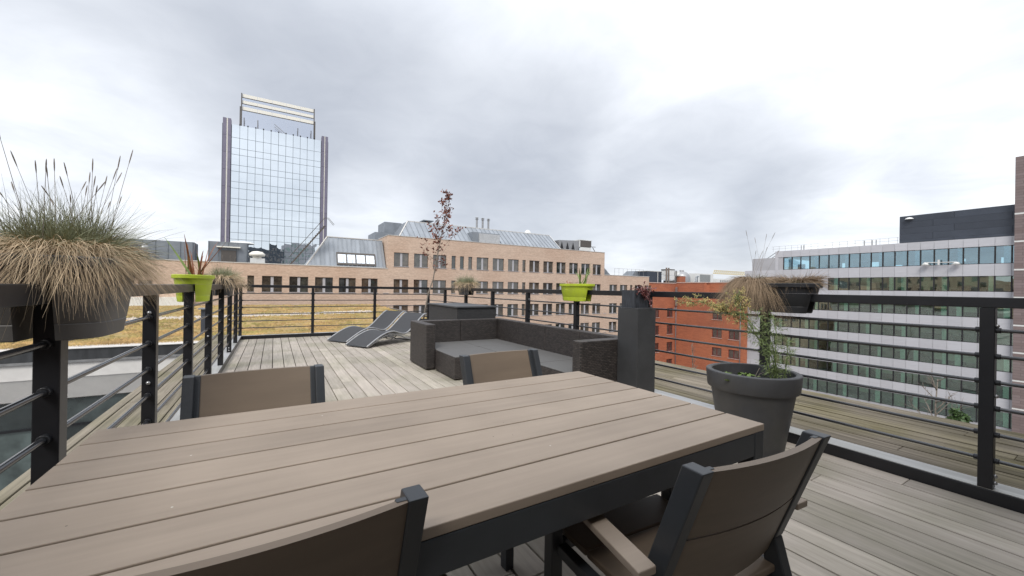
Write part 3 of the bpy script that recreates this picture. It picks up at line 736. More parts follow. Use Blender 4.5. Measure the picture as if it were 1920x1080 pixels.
# stems are set out at their real places: from the soil up to 1.15 m, then arching along the railing
paths = [[(3.27, 1.52, .48), (3.28, 1.53, .62), (3.27, 1.56, .80), (3.25, 1.60, .95), (3.22, 1.66, 1.06)],
         [(3.27, 1.52, .48), (3.26, 1.55, .68), (3.24, 1.60, .86), (3.2, 1.72, 1.0), (3.16, 1.9, 1.085), (3.14, 2.08, 1.115), (3.12, 2.26, 1.10)],
         [(3.24, 1.54, .48), (3.23, 1.57, .66), (3.22, 1.63, .84), (3.19, 1.74, .97), (3.17, 1.86, 1.04), (3.15, 1.97, 1.08)],
         [(3.28, 1.50, .48), (3.30, 1.48, .62), (3.30, 1.47, .76), (3.29, 1.47, .86)],
         [(3.2, 1.6, .8), (3.18, 1.72, 1.02), (3.16, 1.76, 1.12), (3.15, 1.765, 1.19)],
         [(3.25, 1.53, .48), (3.25, 1.53, .7), (3.24, 1.52, .9), (3.235, 1.54, 1.03)]]
stm, lv, fl = MB(), MB(), MB()
for pi, P in enumerate(paths):
    P = [Vector(p) for p in P]; stm.tube(P, [.0045-.0006*min(i, 5) for i in range(len(P))], 5)
    for i in range(len(P)-1):
        for q in range(22):
            p = P[i].lerp(P[i+1], q/22); frac = (i+q/22)/(len(P)-1)
            if p.z < .56 and random.random() < .6: continue
            late = (pi in (1, 2) and frac > .62) or (pi == 4 and frac > .4)
            for _ in range(2):
                d = rdir(-35, 55); tw = [p, p+d*random.uniform(.03, .085)]
                for k in range(4):
                    b_p = tw[0].lerp(tw[1], random.uniform(.1, 1)); dd = d+rdir(-50, 60)*.8
                    blade(lv, b_p, dd, random.uniform(.014, .036), .0042, random.uniform(0, .5), 2)
                if late and random.random() < .95:
                    for k in range(5):
                        b_p = tw[1]+rdir(-80, 80)*random.uniform(0, .02); fl.octa(b_p, random.uniform(.003, .006), random.uniform(.004, .009), random.random())
                        blade(fl, tw[0], tw[1]-tw[0], .05, .0016, .1, 2)
stm.build('stems', FEATH, fp, True); lv.build('leaves', FEATH, fp)['kind'] = 'stuff'; fl.build('flower_heads', FLOWER, fp)['kind'] = 'stuff'
hb = thing('seedling', 'low leafy green seedlings on the soil at the left of the round pot', 'plant', (3.05, 1.72, .49))
m = MB()
for i in range(46):
    p = Vector((random.gauss(3.06, .065), random.gauss(1.70, .075), random.uniform(.50, .575))); d = rdir(-5, 45); s = d.cross(Vector((0, 0, 1))).normalized(); L = random.uniform(.045, .075); w = L*.27
    nrm = s.cross(d)
    m.add([p, p+d*L*.35+s*w, p+d*L*.75+s*w*.8, p+d*L, p+d*L*.75-s*w*.8, p+d*L*.35-s*w, p+d*L*.5-nrm*.006], [(0, 1, 6), (1, 2, 6), (2, 3, 6), (3, 4, 6), (4, 5, 6), (5, 0, 6)])
m.build('leaves', LEAFG, hb); m = MB()
for i in range(12):
    p = Vector((random.gauss(3.06, .05), random.gauss(1.70, .05), .475)); m.tube([p, p+Vector((random.gauss(0, .02), random.gauss(0, .02), random.uniform(.05, .09)))], .0022, 5)
for k in range(2): m.tube([(3.10+.05*k, 1.63, .48), (3.14+.05*k, 1.61, .58), (3.17+.06*k, 1.60, .63-.04*k)], .002, 5)
m.build('stems', BARK, hb)

# young tree in the far right corner
def limb_tree(name, label, base, top, r0, nbr, mleaf, nleaf, lsize, crown0, lenf, cat='tree', bend=.03, sub=4, updir=(.3, .9), group=None):
    t = thing(name, label, cat, base, group); base, top = Vector(base), Vector(top); ax_ = top-base; H = ax_.length
    P = [base+ax_*q+Vector((random.uniform(-1, 1)*bend*H*.3, random.uniform(-1, 1)*bend*H*.3, 0))*(q > 0) for q in [i/9 for i in range(10)]]
    MB().tube(P, [r0*(1-.88*i/9) for i in range(10)], 8).build('trunk', BARK, t, True)
    br, lf = MB(), MB()
    def leaf(p):
        d = rdir(-60, 60); s = d.cross(rdir(-80, 80)).normalized(); L = lsize*random.uniform(.6, 1.2); w = L*.3
        lf.add([p, p+d*L*.5+s*w, p+d*L, p+d*L*.5-s*w], [(0, 1, 2, 3)])
    for i in range(nbr):
        q = crown0+(1-crown0)*(i+random.random())/nbr; k = min(int(q*9), 8); p = P[k].lerp(P[k+1], q*9-k)
        a = random.uniform(0, 2*math.pi); up = random.uniform(*updir); d = (Vector((math.cos(a), math.sin(a), 0))*(1-up)+ax_.normalized()*up).normalized()
        L = H*lenf*(1.15-q)*random.uniform(.6, 1.2); pts = [p+d*L*s_+Vector((0, 0, .1*L*s_*s_)) for s_ in (0, .33, .66, 1)]
        br.tube(pts, [r0*.22, r0*.16, r0*.1, r0*.05], 5)
        tips = list(pts[1:])
        for _ in range(sub):
            u = random.uniform(.3, 1)*2.999; k2 = int(u); pp = pts[k2].lerp(pts[k2+1], u-k2); dd = (d+rdir(-30, 60)*.9).normalized(); LL = L*random.uniform(.2, .45)
            br.tube([pp, pp+dd*LL*.5, pp+dd*LL+Vector((0, 0, .02*LL))], [r0*.09, r0*.06, r0*.03], 4); tips += [pp+dd*LL*.6, pp+dd*LL]
        for _ in range(int(nleaf/nbr)):
            leaf(random.choice(tips)+rdir(-80, 80)*lsize*random.uniform(.2, .9))
    br.build('branches', BARK, t, True)
    if nleaf: lf.build('leaves', mleaf, t)['kind'] = 'stuff'
    return t
tp = thing('tree_tub', 'dark tub holding the thin young tree, hidden behind the storage box', 'pot', (3.2, 9.6, 0))
MB().lathe([(.001, .001), (.15, .001), (.2, .38), (.21, .40), (.19, .40), (.18, .34), (.001, .34)], 32, cx=3.2, cy=9.6).build('body', POT_DARK, tp, True, autosmooth=35)
limb_tree('young_tree', 'thin leaning young tree with sparse russet leaves in the far right corner', (3.20, 9.6, .34), (3.86, 9.55, 3.55), .021, 26, LEAFR, 760, .072, .34, .30, sub=5, updir=(.28, .85))

# ------------------------------------------------------------------ neighbouring roof with sedum, and its courtyard front
FY = 19.2
lowb = thing('low_neighbour_building', 'low pale building across the courtyard with dark roof edge, carrying the sedum roof', 'building', (-5, FY, -20))
MB().box(-24, 10.3, FY+.5, 47.2, -19.9, -1.32).build('wall', RENDER, lowb)
MB().box(-24, 10.4, FY-.02, FY+.30, -1.46, -1.085).build('fascia', mat('dark zinc fascia', (.055, .057, .06), .45, .3, .3, 2, stretch=(3, 1, .5)), lowb)
MB().box(-24, 10.4, FY-.06, FY+.29, -1.095+.012, -1.06).build('roof_edge', COPING, lowb)
MB().box(-24, 10.4, FY-.06, FY+.30, -1.545, -1.465).build('drip_strip', mat('grey drip strip', (.22, .22, .22), .5), lowb)
m = MB(); m.box(-24, 10.35, FY-.0, FY+.5, -2.05, -1.55); m.build('render_band', RENDER, lowb)
m = MB(); m.hexa([(-24, FY+.30, -2.80), (10.35, FY+.30, -2.80), (10.35, FY+.5, -2.80), (-24, FY+.5, -2.80)], [(-24, FY+.02, -2.052), (10.35, FY+.02, -2.052), (10.35, FY+.5, -2.052), (-24, FY+.5, -2.052)])
m.build('sloped_band', RENDER, lowb)
PM = {}
def inst(key, maker, m, name, org, parent, rz=0, smooth=False):
    if key not in PM: PM[key] = maker().mesh(name, m, smooth)
    return place(name, PM[key], org, parent, rz)
for k in range(11):
    x = -23.2+k*2.35
    for z0, z1 in ((-3.72, -2.86), (-6.2, -3.80)):
        wv = inst(('lowwin', z1), lambda: MB().box(0, 2.31, 0, .04, z0, z1), G_LOW, 'window', (x, FY+.42, 0), lowb)
    inst('lowfr', lambda: MB().box(-.04, 0, -.06, .08, -6.3, -2.81), ANTH, 'mullion', (x, FY+.42, 0), lowb)
MB().box(-24, 10.3, FY+.36, FY+.46, -3.80, -3.72).build('transom', ANTH, lowb)
MB().box(-24, 10.3, FY+.30, FY+.5, -7.4, -6.3).build('render_band', RENDER, lowb)
sed = MB(); nx, ny = 70, 56; rows = []
for j in range(ny+1):
    y = FY+.75+(47-FY-.75)*j/ny
    rows.append([(-24+34.1*i/nx, y, -1.13+.05*math.sin(i*.9+j*.37)*math.sin(j*.61)+random.uniform(0, .05)+(.25*max(0, (y-36)/11))) for i in range(nx+1)])
sed.grid(rows)
o = sed.build('sedum_roof', SEDUM, None, True); tag(o, 'yellow brown sedum carpet covering the low neighbouring roof', 'sedum roof', kind='stuff')
m = MB()
for _ in range(15000):
    y = FY+.8+(46-FY)*random.random()**1.5; x = random.uniform(-.42*y-2, min(10, .32*y+2)); s = random.uniform(.05, .14)
    m.octa((x, y, -1.12+(.25*max(0, (y-36)/11))), s, s*.8, random.random())
tag(m.build('sedum_tufts', SEDUM_T), 'small rounded sedum tufts scattered over the mossy neighbouring roof', 'sedum', kind='stuff')
m = MB()
for _ in range(3600):
    m.octa((random.uniform(-10, 2), FY+.32+random.random()*.5, -1.11), random.uniform(.02, .05), random.uniform(.03, .06), random.random())
tag(m.build('gravel', PEB), 'strip of pale gravel along the near edge of the sedum roof', 'gravel', kind='stuff')
m = MB()
for _ in range(3200):
    x = random.uniform(-14, 7.5); y = 34.9+.235*x+random.gauss(0, .45); m.octa((x, y, -1.10+.25*max(0, (y-36)/11)), random.uniform(.05, .10), random.uniform(.06, .13), random.random())
tag(m.build('gravel', PEB), 'thin pale gravel line crossing the middle of the sedum roof', 'gravel', kind='stuff')
re_ = MB().box(10.02, 10.45, FY+.3, 47.2, -1.45, -1.0).build('parapet', mat('brown roof edge', (.10, .085, .07), .7, 0, .3, 2)); tag(re_, 'brown parapet along the right edge of the sedum roof', 'parapet')
vt = thing('roof_vent', 'slim dark grey vent cabinet standing on the sedum roof', 'vent', (-2.75, 23, -1.15))
MB().box(-2.85, -2.62, 22.8, 23.3, -1.15, .02).build('body', DARKCLAD, vt); MB().box(-2.95, -2.55, 22.7, 23.4, .021, .07).build('cap', ZINC_D, vt)

# ------------------------------------------------------------------ facades with real openings
def facade(xs0, xs1, z0, z1, holes, depth, at, axis='y', sign=1):
    """wall sheet in plane axis=at from xs0..xs1, z0..z1 with rectangular holes (a0,a1,b0,b1) and reveals going 'depth' into the building"""
    A = sorted({xs0, xs1, *[h[0] for h in holes], *[h[1] for h in holes]}); B = sorted({z0, z1, *[h[2] for h in holes], *[h[3] for h in holes]})
    A = [a for a in A if xs0 <= a <= xs1]; B = [b for b in B if z0 <= b <= z1]
    P = (lambda a, z, d: (a, at+d*sign, z)) if axis == 'y' else (lambda a, z, d: (at+d*sign, a, z))
    mb = MB(); isin = lambda a, b: any(h[0] < a < h[1] and h[2] < b < h[3] for h in holes)
    for i in range(len(A)-1):
        for j in range(len(B)-1):
            if isin((A[i]+A[i+1])/2, (B[j]+B[j+1])/2): continue
            mb.add([P(A[i], B[j], 0), P(A[i+1], B[j], 0), P(A[i+1], B[j+1], 0), P(A[i], B[j+1], 0)], [(0, 1, 2, 3)])
    for (a, b, c, d) in holes:
        q = [(a, c), (b, c), (b, d), (a, d)]
        for k in range(4):
            p, r = q[k], q[(k+1) % 4]; mb.add([P(*p, 0), P(*r, 0), P(*r, depth), P(*p, depth)], [(0, 1, 2, 3)])
    return mb

# sand brick building
BD = 50.
bb = thing('sand_brick_building', 'long sand coloured brick office building with rows of windows and zinc roofs', 'building', (15, BD, -20))
bay = .0513*BD; WW = .0373*BD; WN = .0120*BD
Zt = [EYE+.0855*BD, EYE+.0185*BD, EYE-.0465*BD, EYE-.1110*BD]; WH = .0355*BD
wide0 = [.256, .307, .358, .485, .536, .587, .662, .714, .765, .8165, .8675, .918]; nar0 = [.410, .4345, .4595, .637]
low_w = [.996, 1.047, 1.122, 1.173]; low_n = [.969, 1.098]
left_w = [-.0225-.0513*3, -.0225-.0513*2, -.0225, .0285, .0795, .1295, .180]; left_n = [-.0485, .231, -.07]
left_w = [-.0225, .0285, .0795, .1295, .180]; left_n = [-.0485, .231]
rows_ = [(wide0, nar0), (left_w+wide0+low_w, left_n+nar0+low_n), (left_w+wide0+low_w, left_n+nar0+low_n), (left_w+wide0+low_w, left_n+nar0+low_n)]
holes = []
wins = []
for (ws, ns), zt in zip(rows_, Zt):
    for x in ws: holes.append((x*BD, x*BD+WW, zt-WH, zt)); wins.append((x*BD, zt, True))
    for x in ns: holes.append((x*BD, x*BD+WN, zt-WH, zt)); wins.append((x*BD, zt, False))
XU0, XU1, ZU, XLo, ZLo, XR1, ZRo = 12.05, 48.55, 7.56, -40., 3.40, 59.9, 3.72
spec_l = (-10.95, -9.95, .15, 1.45); holes_l = [h for h in holes if h[3] < ZLo and h[1] < XU0]+[spec_l, (-7.2, -6.7, .15, 1.45), (-9.9, -8.3, -2.9, -1.3)]
facade(XLo, XU0, -19.9, ZLo, holes_l, .22, BD).build('wall', BRICK, bb)
facade(XU0, XU1, -19.9, ZU, [h for h in holes if XU0 < h[0] and h[1] < XU1], .22, BD).build('wall', BRICK, bb)
facade(XU1, XR1, -19.9, ZRo, [h for h in holes if h[0] > XU1], .22, BD).build('wall', BRICK, bb)
m = MB(); m.add([(XU0, BD, ZLo-.1), (XU0, BD+14, ZLo-.1), (XU0, BD+14, ZU), (XU0, BD, ZU), (XU1, BD, ZRo-.1), (XU1, BD+14, ZRo-.1), (XU1, BD+14, ZU), (XU1, BD, ZU)], [(3, 2, 1, 0), (4, 5, 6, 7)])
m.add([(XR1, BD, -19.9), (XR1, BD+14, -19.9), (XR1, BD+14, ZRo), (XR1, BD, ZRo)], [(0, 1, 2, 3)]); m.build('side_wall', BRICK, bb)
m = MB(); m.box(XLo, XU0-.01, BD+.3, BD+14, ZLo-.3, ZLo-.15); m.box(XU0+.01, XU1-.01, BD+.3, BD+14, ZU-.3, ZU-.15); m.box(XU1+.01, XR1-.01, BD+.3, BD+14, ZRo-.3, ZRo-.15); m.build('flat_roof', ROOFG, bb)
MB().box(XLo, XR1, BD+.6, BD+.9, -19.9, 3.0).build('room_wall', JOINT, bb); MB().box(XU0+.1, XU1-.1, BD+.6, BD+.9, 3.0, ZU-.35).build('room_wall', JOINT, bb)
m = MB(); m.box(XLo, XU0-.02, BD-.05, BD+.3, ZLo+.001, ZLo+.09); m.box(XU0-.05, XU1+.05, BD-.05, BD+.3, ZU+.001, ZU+.07); m.box(XU1+.06, XR1+.05, BD-.05, BD+.3, ZRo+.001, ZRo+.09)
m.box(XU0-.05, XU0+.25, BD+.301, BD+14, ZU+.001, ZU+.07); m.build('coping', COPING, bb)
def win_parts(x, zt, wide, w=None, h=WH):
    w = w or (WW if wide else WN); key = ('bw', round(w, 2), round(h, 2))
    f = .07
    def fm():
        q = MB(); q.box(0, w, 0, .06, -h, -h+f); q.box(0, w, 0, .06, -f, 0); q.box(0, f, .001, .059, -h+f, -f); q.box(w-f, w, .001, .059, -h+f, -f); return q
    o = inst(key, fm, WFRAME, 'window', (x, BD+.13, zt), bb)
    if wide:
        mid = w*.5
        inst(('bm', 1), lambda: MB().box(-.135, .135, -.01, .05, -h+f, -f), MULL, 'mullion', (x+mid, BD+.13, zt), o)
        for (a, b) in ((f, mid-.135), (mid+.135, w-f)): inst(('bp', round(a, 2)), lambda: MB().box(0, b-a, .03, .045, -h+f, -f), G_BRICK, 'pane', (x+a, BD+.13, zt), o)
    else: inst(('bpn', round(w, 2)), lambda: MB().box(0, w-2*f, .03, .045, -h+f, -f), G_BRICK, 'pane', (x+f, BD+.13, zt), o)
    inst(('sill', round(w, 2)), lambda: MB().box(-.04, w+.04, -.19, 0, -h-.001, -h+.05), COPING if w == 1 else MULL, 'sill', (x, BD+.125, zt), o)
for x, zt, wd in wins: win_parts(x, zt, wd)
for (a, b, c, d) in holes_l[-3:]: win_parts(a, d, False, b-a, d-c)
MB().box(-13.5, -6.9, BD-.9, BD-.01, -1.35, -.15).build('bay_band', CREAM, bb)
# dark run-off stains under the sills
# zinc roofs in standing seam trays
def clipx(poly, a, keep_gt):
    out = []
    for i in range(len(poly)):
        p, q = poly[i], poly[(i+1) % len(poly)]; ip = (p[0] >= a) if keep_gt else (p[0] <= a); iq = (q[0] >= a) if keep_gt else (q[0] <= a)
        if ip: out.append(p)
        if ip != iq:
            t = (a-p[0])/(q[0]-p[0]); out.append((a, p[1]+t*(q[1]-p[1])))
    return out
def tray_roof(parent, poly, fn, step, m, nrm, x0=None):
    """poly in (u, s); fn maps (u, s) to space; one tray with its seam per step"""
    us = [p[0] for p in poly]; u = min(us) if x0 is None else x0; nrm = Vector(nrm).normalized()
    while u < max(us)-.02:
        pl = clipx(clipx(poly, u, True), u+step, False)
        if len(pl) >= 3:
            top = [Vector(fn(*p)) for p in pl]; k = len(top); q = MB()
            q.add(top+[p-nrm*.08 for p in top], [tuple(range(k)), tuple(range(2*k-1, k-1, -1))]+[(i, k+i, k+(i+1) % k, (i+1) % k) for i in range(k)])
            ss = [p[1] for p in pl if abs(p[0]-u) < 1e-3]
            if len(ss) >= 2 and max(ss)-min(ss) > .05:
                a, b = Vector(fn(u, min(ss))), Vector(fn(u, max(ss))); q.beam(a+nrm*.03, b+nrm*.03, .06, .10, nrm)
            q.build('roof_tray', m, parent, fixn=True)
        u += step
# mansard over the lower wing
fnL = lambda u, s: (u, 50.45+1.95*s, ZLo-.05+3.75*s)
tray_roof(bb, [(3.05, 0), (11.95, 0), (11.85, 1), (5.42, 1)], fnL, .50, ZINC, (0, -3.75, 1.95))
m = MB(); m.add([fnL(3.05, 0), fnL(5.42, 1), (5.42, 60, ZLo+3.2), (3.05, 60, ZLo)], [(3, 2, 1, 0)]); m.add([fnL(5.42, 1), fnL(11.85, 1), (11.85, 60, ZLo+3.2), (5.42, 60, ZLo+3.2)], [(0, 1, 2, 3)]); m.build('roof_side', ZINC, bb)
m = MB(); m.beam(fnL(5.3, 1.0), fnL(11.9, 1.0), .18, .1); m.beam(fnL(3.05, 0), fnL(5.42, 1.), .16, .12); m.build('roof_trim', COPING, bb)
sk = MB(); P_ = lambda x, s, o: Vector(fnL(x, s))+Vector((0, -3.75, 1.95)).normalized()*o
for (x0, x1, s0, s1) in ((6.3, 10.75, .08, .14), (6.3, 10.75, .435, .48)): sk.hexa([P_(x0, s0, .0), P_(x1, s0, .0), P_(x1, s1, .0), P_(x0, s1, .0)], [P_(x0, s0, .14), P_(x1, s0, .14), P_(x1, s1, .14), P_(x0, s1, .14)])
for x in (6.3, 7.33, 8.37, 9.5, 10.63): sk.hexa([P_(x, .14, 0), P_(x+.14, .14, 0), P_(x+.14, .435, 0), P_(x, .435, 0)], [P_(x, .14, .13), P_(x+.14, .14, .13), P_(x+.14, .435, .13), P_(x, .435, .13)])
sko = sk.build('skylight', WFRAME, bb)
for a, b in ((6.44, 7.33), (7.47, 8.37), (8.51, 9.5), (9.64, 10.63)):
    MB().hexa([P_(a, .14, .05), P_(b, .14, .05), P_(b, .435, .05), P_(a, .435, .05)], [P_(a, .14, .08), P_(b, .14, .08), P_(b, .435, .08), P_(a, .435, .08)]).build('pane', SKYL, sko)
m = MB()     # steel stair climbing the left hip
for d in (0, .7): m.beam((1.4, 50.2+d, 3.3), (4.9, 50.2+d, 8.0), .06, .14); m.beam((1.4, 50.2+d, 4.3), (4.9, 50.2+d, 9.0), .04, .05); m.tube([(4.9, 50.2+d, 9.0), (5.3, 50.2+d, 9.0), (5.9, 50.2+d, 8.3)], .025, 5)
for k in range(22): q = k/21; m.box(1.4+3.5*q-.12, 1.4+3.5*q+.12, 50.23, 50.87, 3.32+4.7*q, 3.36+4.7*q)
m.build('steel_stair', WFRAME, bb)
# long mansard over the tall block
fnU = lambda u, s: (u, 50.7+3.3*s, ZU+.05+2.6*s)
tray_roof(bb, [(13.6, 0), (39.55, 0), (39.6, 1), (15.6, 1)], fnU, .72, ZINC, (0, -2.6, 3.3))
m = MB(); m.add([fnU(13.6, 0), fnU(15.6, 1), (15.6, 59, ZU+2.65), (13.6, 62, ZU)], [(3, 2, 1, 0)]); m.add([fnU(15.6, 1), fnU(39.6, 1), (39.6, 59, ZU+2.65), (15.6, 59, ZU+2.65)], [(0, 1, 2, 3)])
m.add([fnU(39.55, 0), fnU(39.6, 1), (39.6, 59, ZU+2.65), (39.55, 62, ZU)], [(0, 1, 2, 3)]); m.build('roof_side', ZINC_D, bb)
m = MB(); m.beam(fnU(13.6, 0), fnU(15.6, 1.), .14, .14); m.beam(fnU(15.5, 1), fnU(39.65, 1), .16, .12); m.beam(fnU(39.58, 0), fnU(39.62, 1.), .14, .14); m.build('roof_trim', COPING, bb)
m = MB(); m.box(23.9, 28.3, 50.75, 52.9, ZU+.05, ZU+1.55); m.build('dormer', ZINC_D, bb)
MB().box(24.9, 28.25, 50.60, 50.745, ZU+.08, ZU+1.42).build('dormer_shutter', mat('pale shutter', (.45, .46, .47), .6), bb)
m = MB(); m.box(13.2, 15.6, 57, 61, ZU, ZU+2.75); m.box(11.6, 14.8, 55.5, 60, ZU-1.2, ZU+1.0); m.build('roof_cabin', ZINC_D, bb)
for x in (26.6, 27.6, 28.6):
    m = MB(); z = ZU+2.4; m.lathe([(.15, z), (.15, z+1.75), (.25, z+1.76), (.25, z+1.84), (.14, z+1.85), (.14, z+1.98), (.28, z+2.0), (.01, z+2.16)], 14, cx=x, cy=55); m.build('flue', ALU, bb, True, autosmooth=40)
m = MB(); m.ball((36.6, 56, ZU+2.75), .62, 16, 10, 1.3); m.build('roof_dome', WHITE, bb, True)
m = MB(); m.box(17.9, 19.4, 54.2, 56, ZU+3.0, ZU+3.12); m.box(18.5, 18.7, 55, 55.2, ZU+2.6, ZU+3.0); m.build('aerial', ZINC_D, bb)
ac = MB(); ac.hexa([(40.2, 52, ZU), (44.6, 52, ZU), (44.6, 55, ZU), (40.2, 55, ZU)], [(40.2, 52, ZU+1.75), (44.6, 52, ZU+1.95), (44.6, 55, ZU+1.95), (40.2, 55, ZU+1.75)])
aco = ac.build('air_handler', ALU, bb)
for x in (40.8, 42.0, 43.2):
    m = MB(); m.add([(x-.42, 51.95, ZU+.05), (x+.42, 51.95, ZU+.05), (x, 51.95, ZU+1.5), (x-.42, 51.99, ZU+.05), (x+.42, 51.99, ZU+.05), (x, 51.99, ZU+1.5)], [(0, 1, 2), (0, 3, 4, 1), (1, 4, 5, 2), (2, 5, 3, 0)]); m.build('duct_mouth', BLACKL, aco)
m = MB(); m.box(44.7, 47.2, 51.9, 53.5, ZU+.95, ZU+2.05); m.box(44.7, 46.8, 51.7, 51.85, ZU+.3, ZU+.75); m.beam((47.2, 52, ZU+1.1), (48.3, 52, ZU+1.1), .08, .08); m.beam((47.6, 52, ZU+1.0), (48.4, 52, ZU), .08, .08); m.build('condenser', WFRAME, bb)
m = MB(); m.box(44.5, 47.3, 51.85, 53.6, ZU+2.06, ZU+2.16); m.box(44.55, 44.69, 51.9, 53.5, ZU+.9, ZU+2.05); m.box(44.5, 46.9, 51.65, 51.69, ZU+.25, ZU+.85); m.build('condenser_case', WHITE, bb)
tray_roof(bb, [(0, 0), (4.2, 0), (0, 1)], lambda u, s: (XU1+.05+u, 52.5, ZRo-.1+3.5*s), .7, ZINC, (0, -1, 0))
fe = MB()
for k in range(8): fe.tube([(52+1.07*k, 51, ZRo), (52+1.07*k, 51, ZRo+1.35)], .022, 5)
for z in (1.35,): fe.tube([(52, 51, ZRo+z), (59.5, 51, ZRo+z)], .02, 5)
fe.build('roof_guard_rail', ALU, bb)
# zinc cabins on the lower roof
def cabin(label, x0, x1, y0, y1, z0, z1, step, skew=0.):
    t = thing('zinc_roof_cabin', label, 'roof cabin', ((x0+x1)/2, (y0+y1)/2, z0), 'zinc clad cabins on the low brick roof')
    MB().box(x0+.05, x1-.05, y0+.05, y1-.05, z0, z1-.05).build('body', ZINC_D, t)
    x = x0
    while x < x1-.02:
        b = min(x+step, x1); q = MB(); q.box(x+.01, b-.01, y0, y0+.06, z0, z1); q.box(x-.03, x+.03, y0-.07, y0-.002, z0, z1); q.build('tray', ZINC_D, t); x += step
    y = y0+.08
    while y < y1-.02:
        b = min(y+step, y1); q = MB(); q.box(x1-.06, x1, y+.01, b-.01, z0, z1); q.box(x1+.002, x1+.07, y-.03, y+.03, z0, z1); q.build('tray', ZINC_D, t); y += step
    return t
cabin('plain dark zinc roof cabin on the low brick roof, left of the lime planter', -22, -7.6, 55, 58, ZLo-.2, 5.70, 1.02)
t = cabin('dark zinc roof cabin with a door in front of the glass tower', -6.3, -2.75, 55, 57.5, ZLo-.2, 5.95, .88)
MB().box(-5.15, -3.75, 54.86, 54.92, ZLo-.2, 5.0).build('door', WFRAME, t); MB().box(-5.55, -2.95+.5-.9, 54.6, 54.99, 5.30, 5.42).build('lamp_strip', CREAM, t)
m = MB(); m.lathe([(1.25, 5.951), (1.15, 6.1), (.5, 6.22), (.01, 6.22)], 20, cx=-2.9+.2-.6, cy=56.3); m.build('roof_light', WHITE, t, True)
cw = thing('roof_cowl', 'white mushroom cowl on the low brick roof in front of the tower', 'vent', (-1.9, 53.5, ZLo)); m = MB()
m.box(-2.35, -.95+.0, 53, 54.2, ZLo-.2, ZLo+.75); m.build('plinth', WHITE, cw); m = MB(); m.lathe([(.45, ZLo+.751), (.4, ZLo+.95), (.75, ZLo+1.0), (.8, ZLo+1.25), (.5, ZLo+1.5), (.01, ZLo+1.58)], 18, cx=-1.7, cy=53.5); m.build('cap', CREAM, cw, True)
fl_ = thing('roof_flue', 'short silver flue standing before the plain zinc cabin', 'flue', (-10.8, 53, ZLo)); m = MB(); m.lathe([(.28, ZLo-.2), (.28, ZLo+1.2), (.36, ZLo+1.21), (.36, ZLo+1.4), (.2, ZLo+1.6), (.01, ZLo+1.75)], 14, cx=-11.2, cy=53.); m.build('pipe', ALU, fl_, True, autosmooth=40)

# ------------------------------------------------------------------ glass tower
TD = 100.
tw = thing('glass_tower', 'tall mirror glass office tower with aubergine side fins and a cream louvred crown', 'tower', (.4, TD, -20))
zs = [.3305, .3035, .2818, .2685, .2470, .2338, .2122, .1988, .1773, .1638, .1415, .1283, .1068, .0930, .0716, .0580, .0366, .0230, .0016]
xs = [-.0795+.0139*i for i in range(13)]
X = lambda u: u*TD
Z = lambda u: EYE+u*TD
MB().box(X(xs[0])-.02, X(xs[-1])+.02, TD+.10, TD+22, -19.9, Z(zs[0])-.05).build('core', mat('dark mullion', (.09, .11, .125), .5), tw)
for j in range(len(zs)-1):
    h = Z(zs[j])-Z(zs[j+1])
    for i in range(12):
        o = inst(('tp', round(h, 2)), lambda: MB().box(-.695+.032, .695-.032, -.03, .03, -h/2+.032, h/2-.032), G_TOWER, 'pane', (X((xs[i]+xs[i+1])/2), TD+.06, (Z(zs[j])+Z(zs[j+1]))/2), tw)
        o.rotation_euler = (R(random.gauss(0, .18)), 0, R(random.gauss(0, .18)))
for (a, b) in ((-.0940, -.0880), (-.0856, -.0803), (.0880, .0935), (.0955, .1012)):
    zt = Z(.3397)
    zc = zt
    while zc > -10:
        MB().box(X(a), X(b), TD-.5, TD+(3 if abs(a+.094) < .001 or abs(a-.0955) < .001 else 1), zc-3.45, zc).build('fin_panel', PURPLE, tw); zc -= 3.49
for (a, b) in ((-.0880, -.0856), (.0935, .0955)): MB().box(X(a)+.003, X(b)-.003, TD-.42, TD+.8, -10, Z(.3397)).build('light_strip', CREAM, tw)
m = MB(); m.box(X(-.0955), X(-.0941), TD+.2, TD+22, -10, Z(.33)); m.box(X(.1013), X(.1025), TD+.2, TD+22, -10, Z(.33)); m.box(X(-.0975), X(-.0956), TD+3, TD+22, -10, Z(.276)); m.build('side_cladding', DARKCLAD, tw)
# crown: screen of glass with three cream bands on posts
CY = TD+3.2; k_ = CY/TD; XX = lambda u: u*CY; ZZ = lambda u: EYE+u*CY
cx0, cx1 = XX(-.0622), XX(.0713)
for a, b in ((.3972, .3902), (.3835, .3772), (.3708, .3637)):
    for i in range(5):
        q0, q1 = cx0+(cx1-cx0)*i/5, cx0+(cx1-cx0)*(i+1)/5; MB().box(q0+.03, q1-.03, CY-.06, CY, ZZ(b), ZZ(a)).build('louvre_band', CREAM, tw)
    MB().box(cx0, cx1, CY-.12, CY-.062, ZZ(b)-.14, ZZ(b)).build('louvre_edge', WFRAME, tw)
G_SCR = glass_mat('grey screen glass', (.88, .90, .94), (.95, .97, 1), .2, .05)
for a, b in ((.3902-.0014, .3835), (.3772-.0014, .3708), (.3637-.0014, .320)):
    for i in range(5):
        q0, q1 = cx0+(cx1-cx0)*i/5, cx0+(cx1-cx0)*(i+1)/5; MB().box(q0+.03, q1-.03, CY-.04, CY, ZZ(b), ZZ(a)).build('screen_pane', G_SCR, tw)
for x in (cx0-.1, cx1+.1): MB().box(x-.1, x+.1, CY-.25, CY-.05, ZZ(.318), ZZ(.3978)).build('crown_post', WFRAME, tw)
for x in (cx0-.6, cx1+.6): MB().box(x-.1, x+.1, CY+4, CY+4.2, ZZ(.318), ZZ(.385)).build('crown_post', WFRAME, tw)
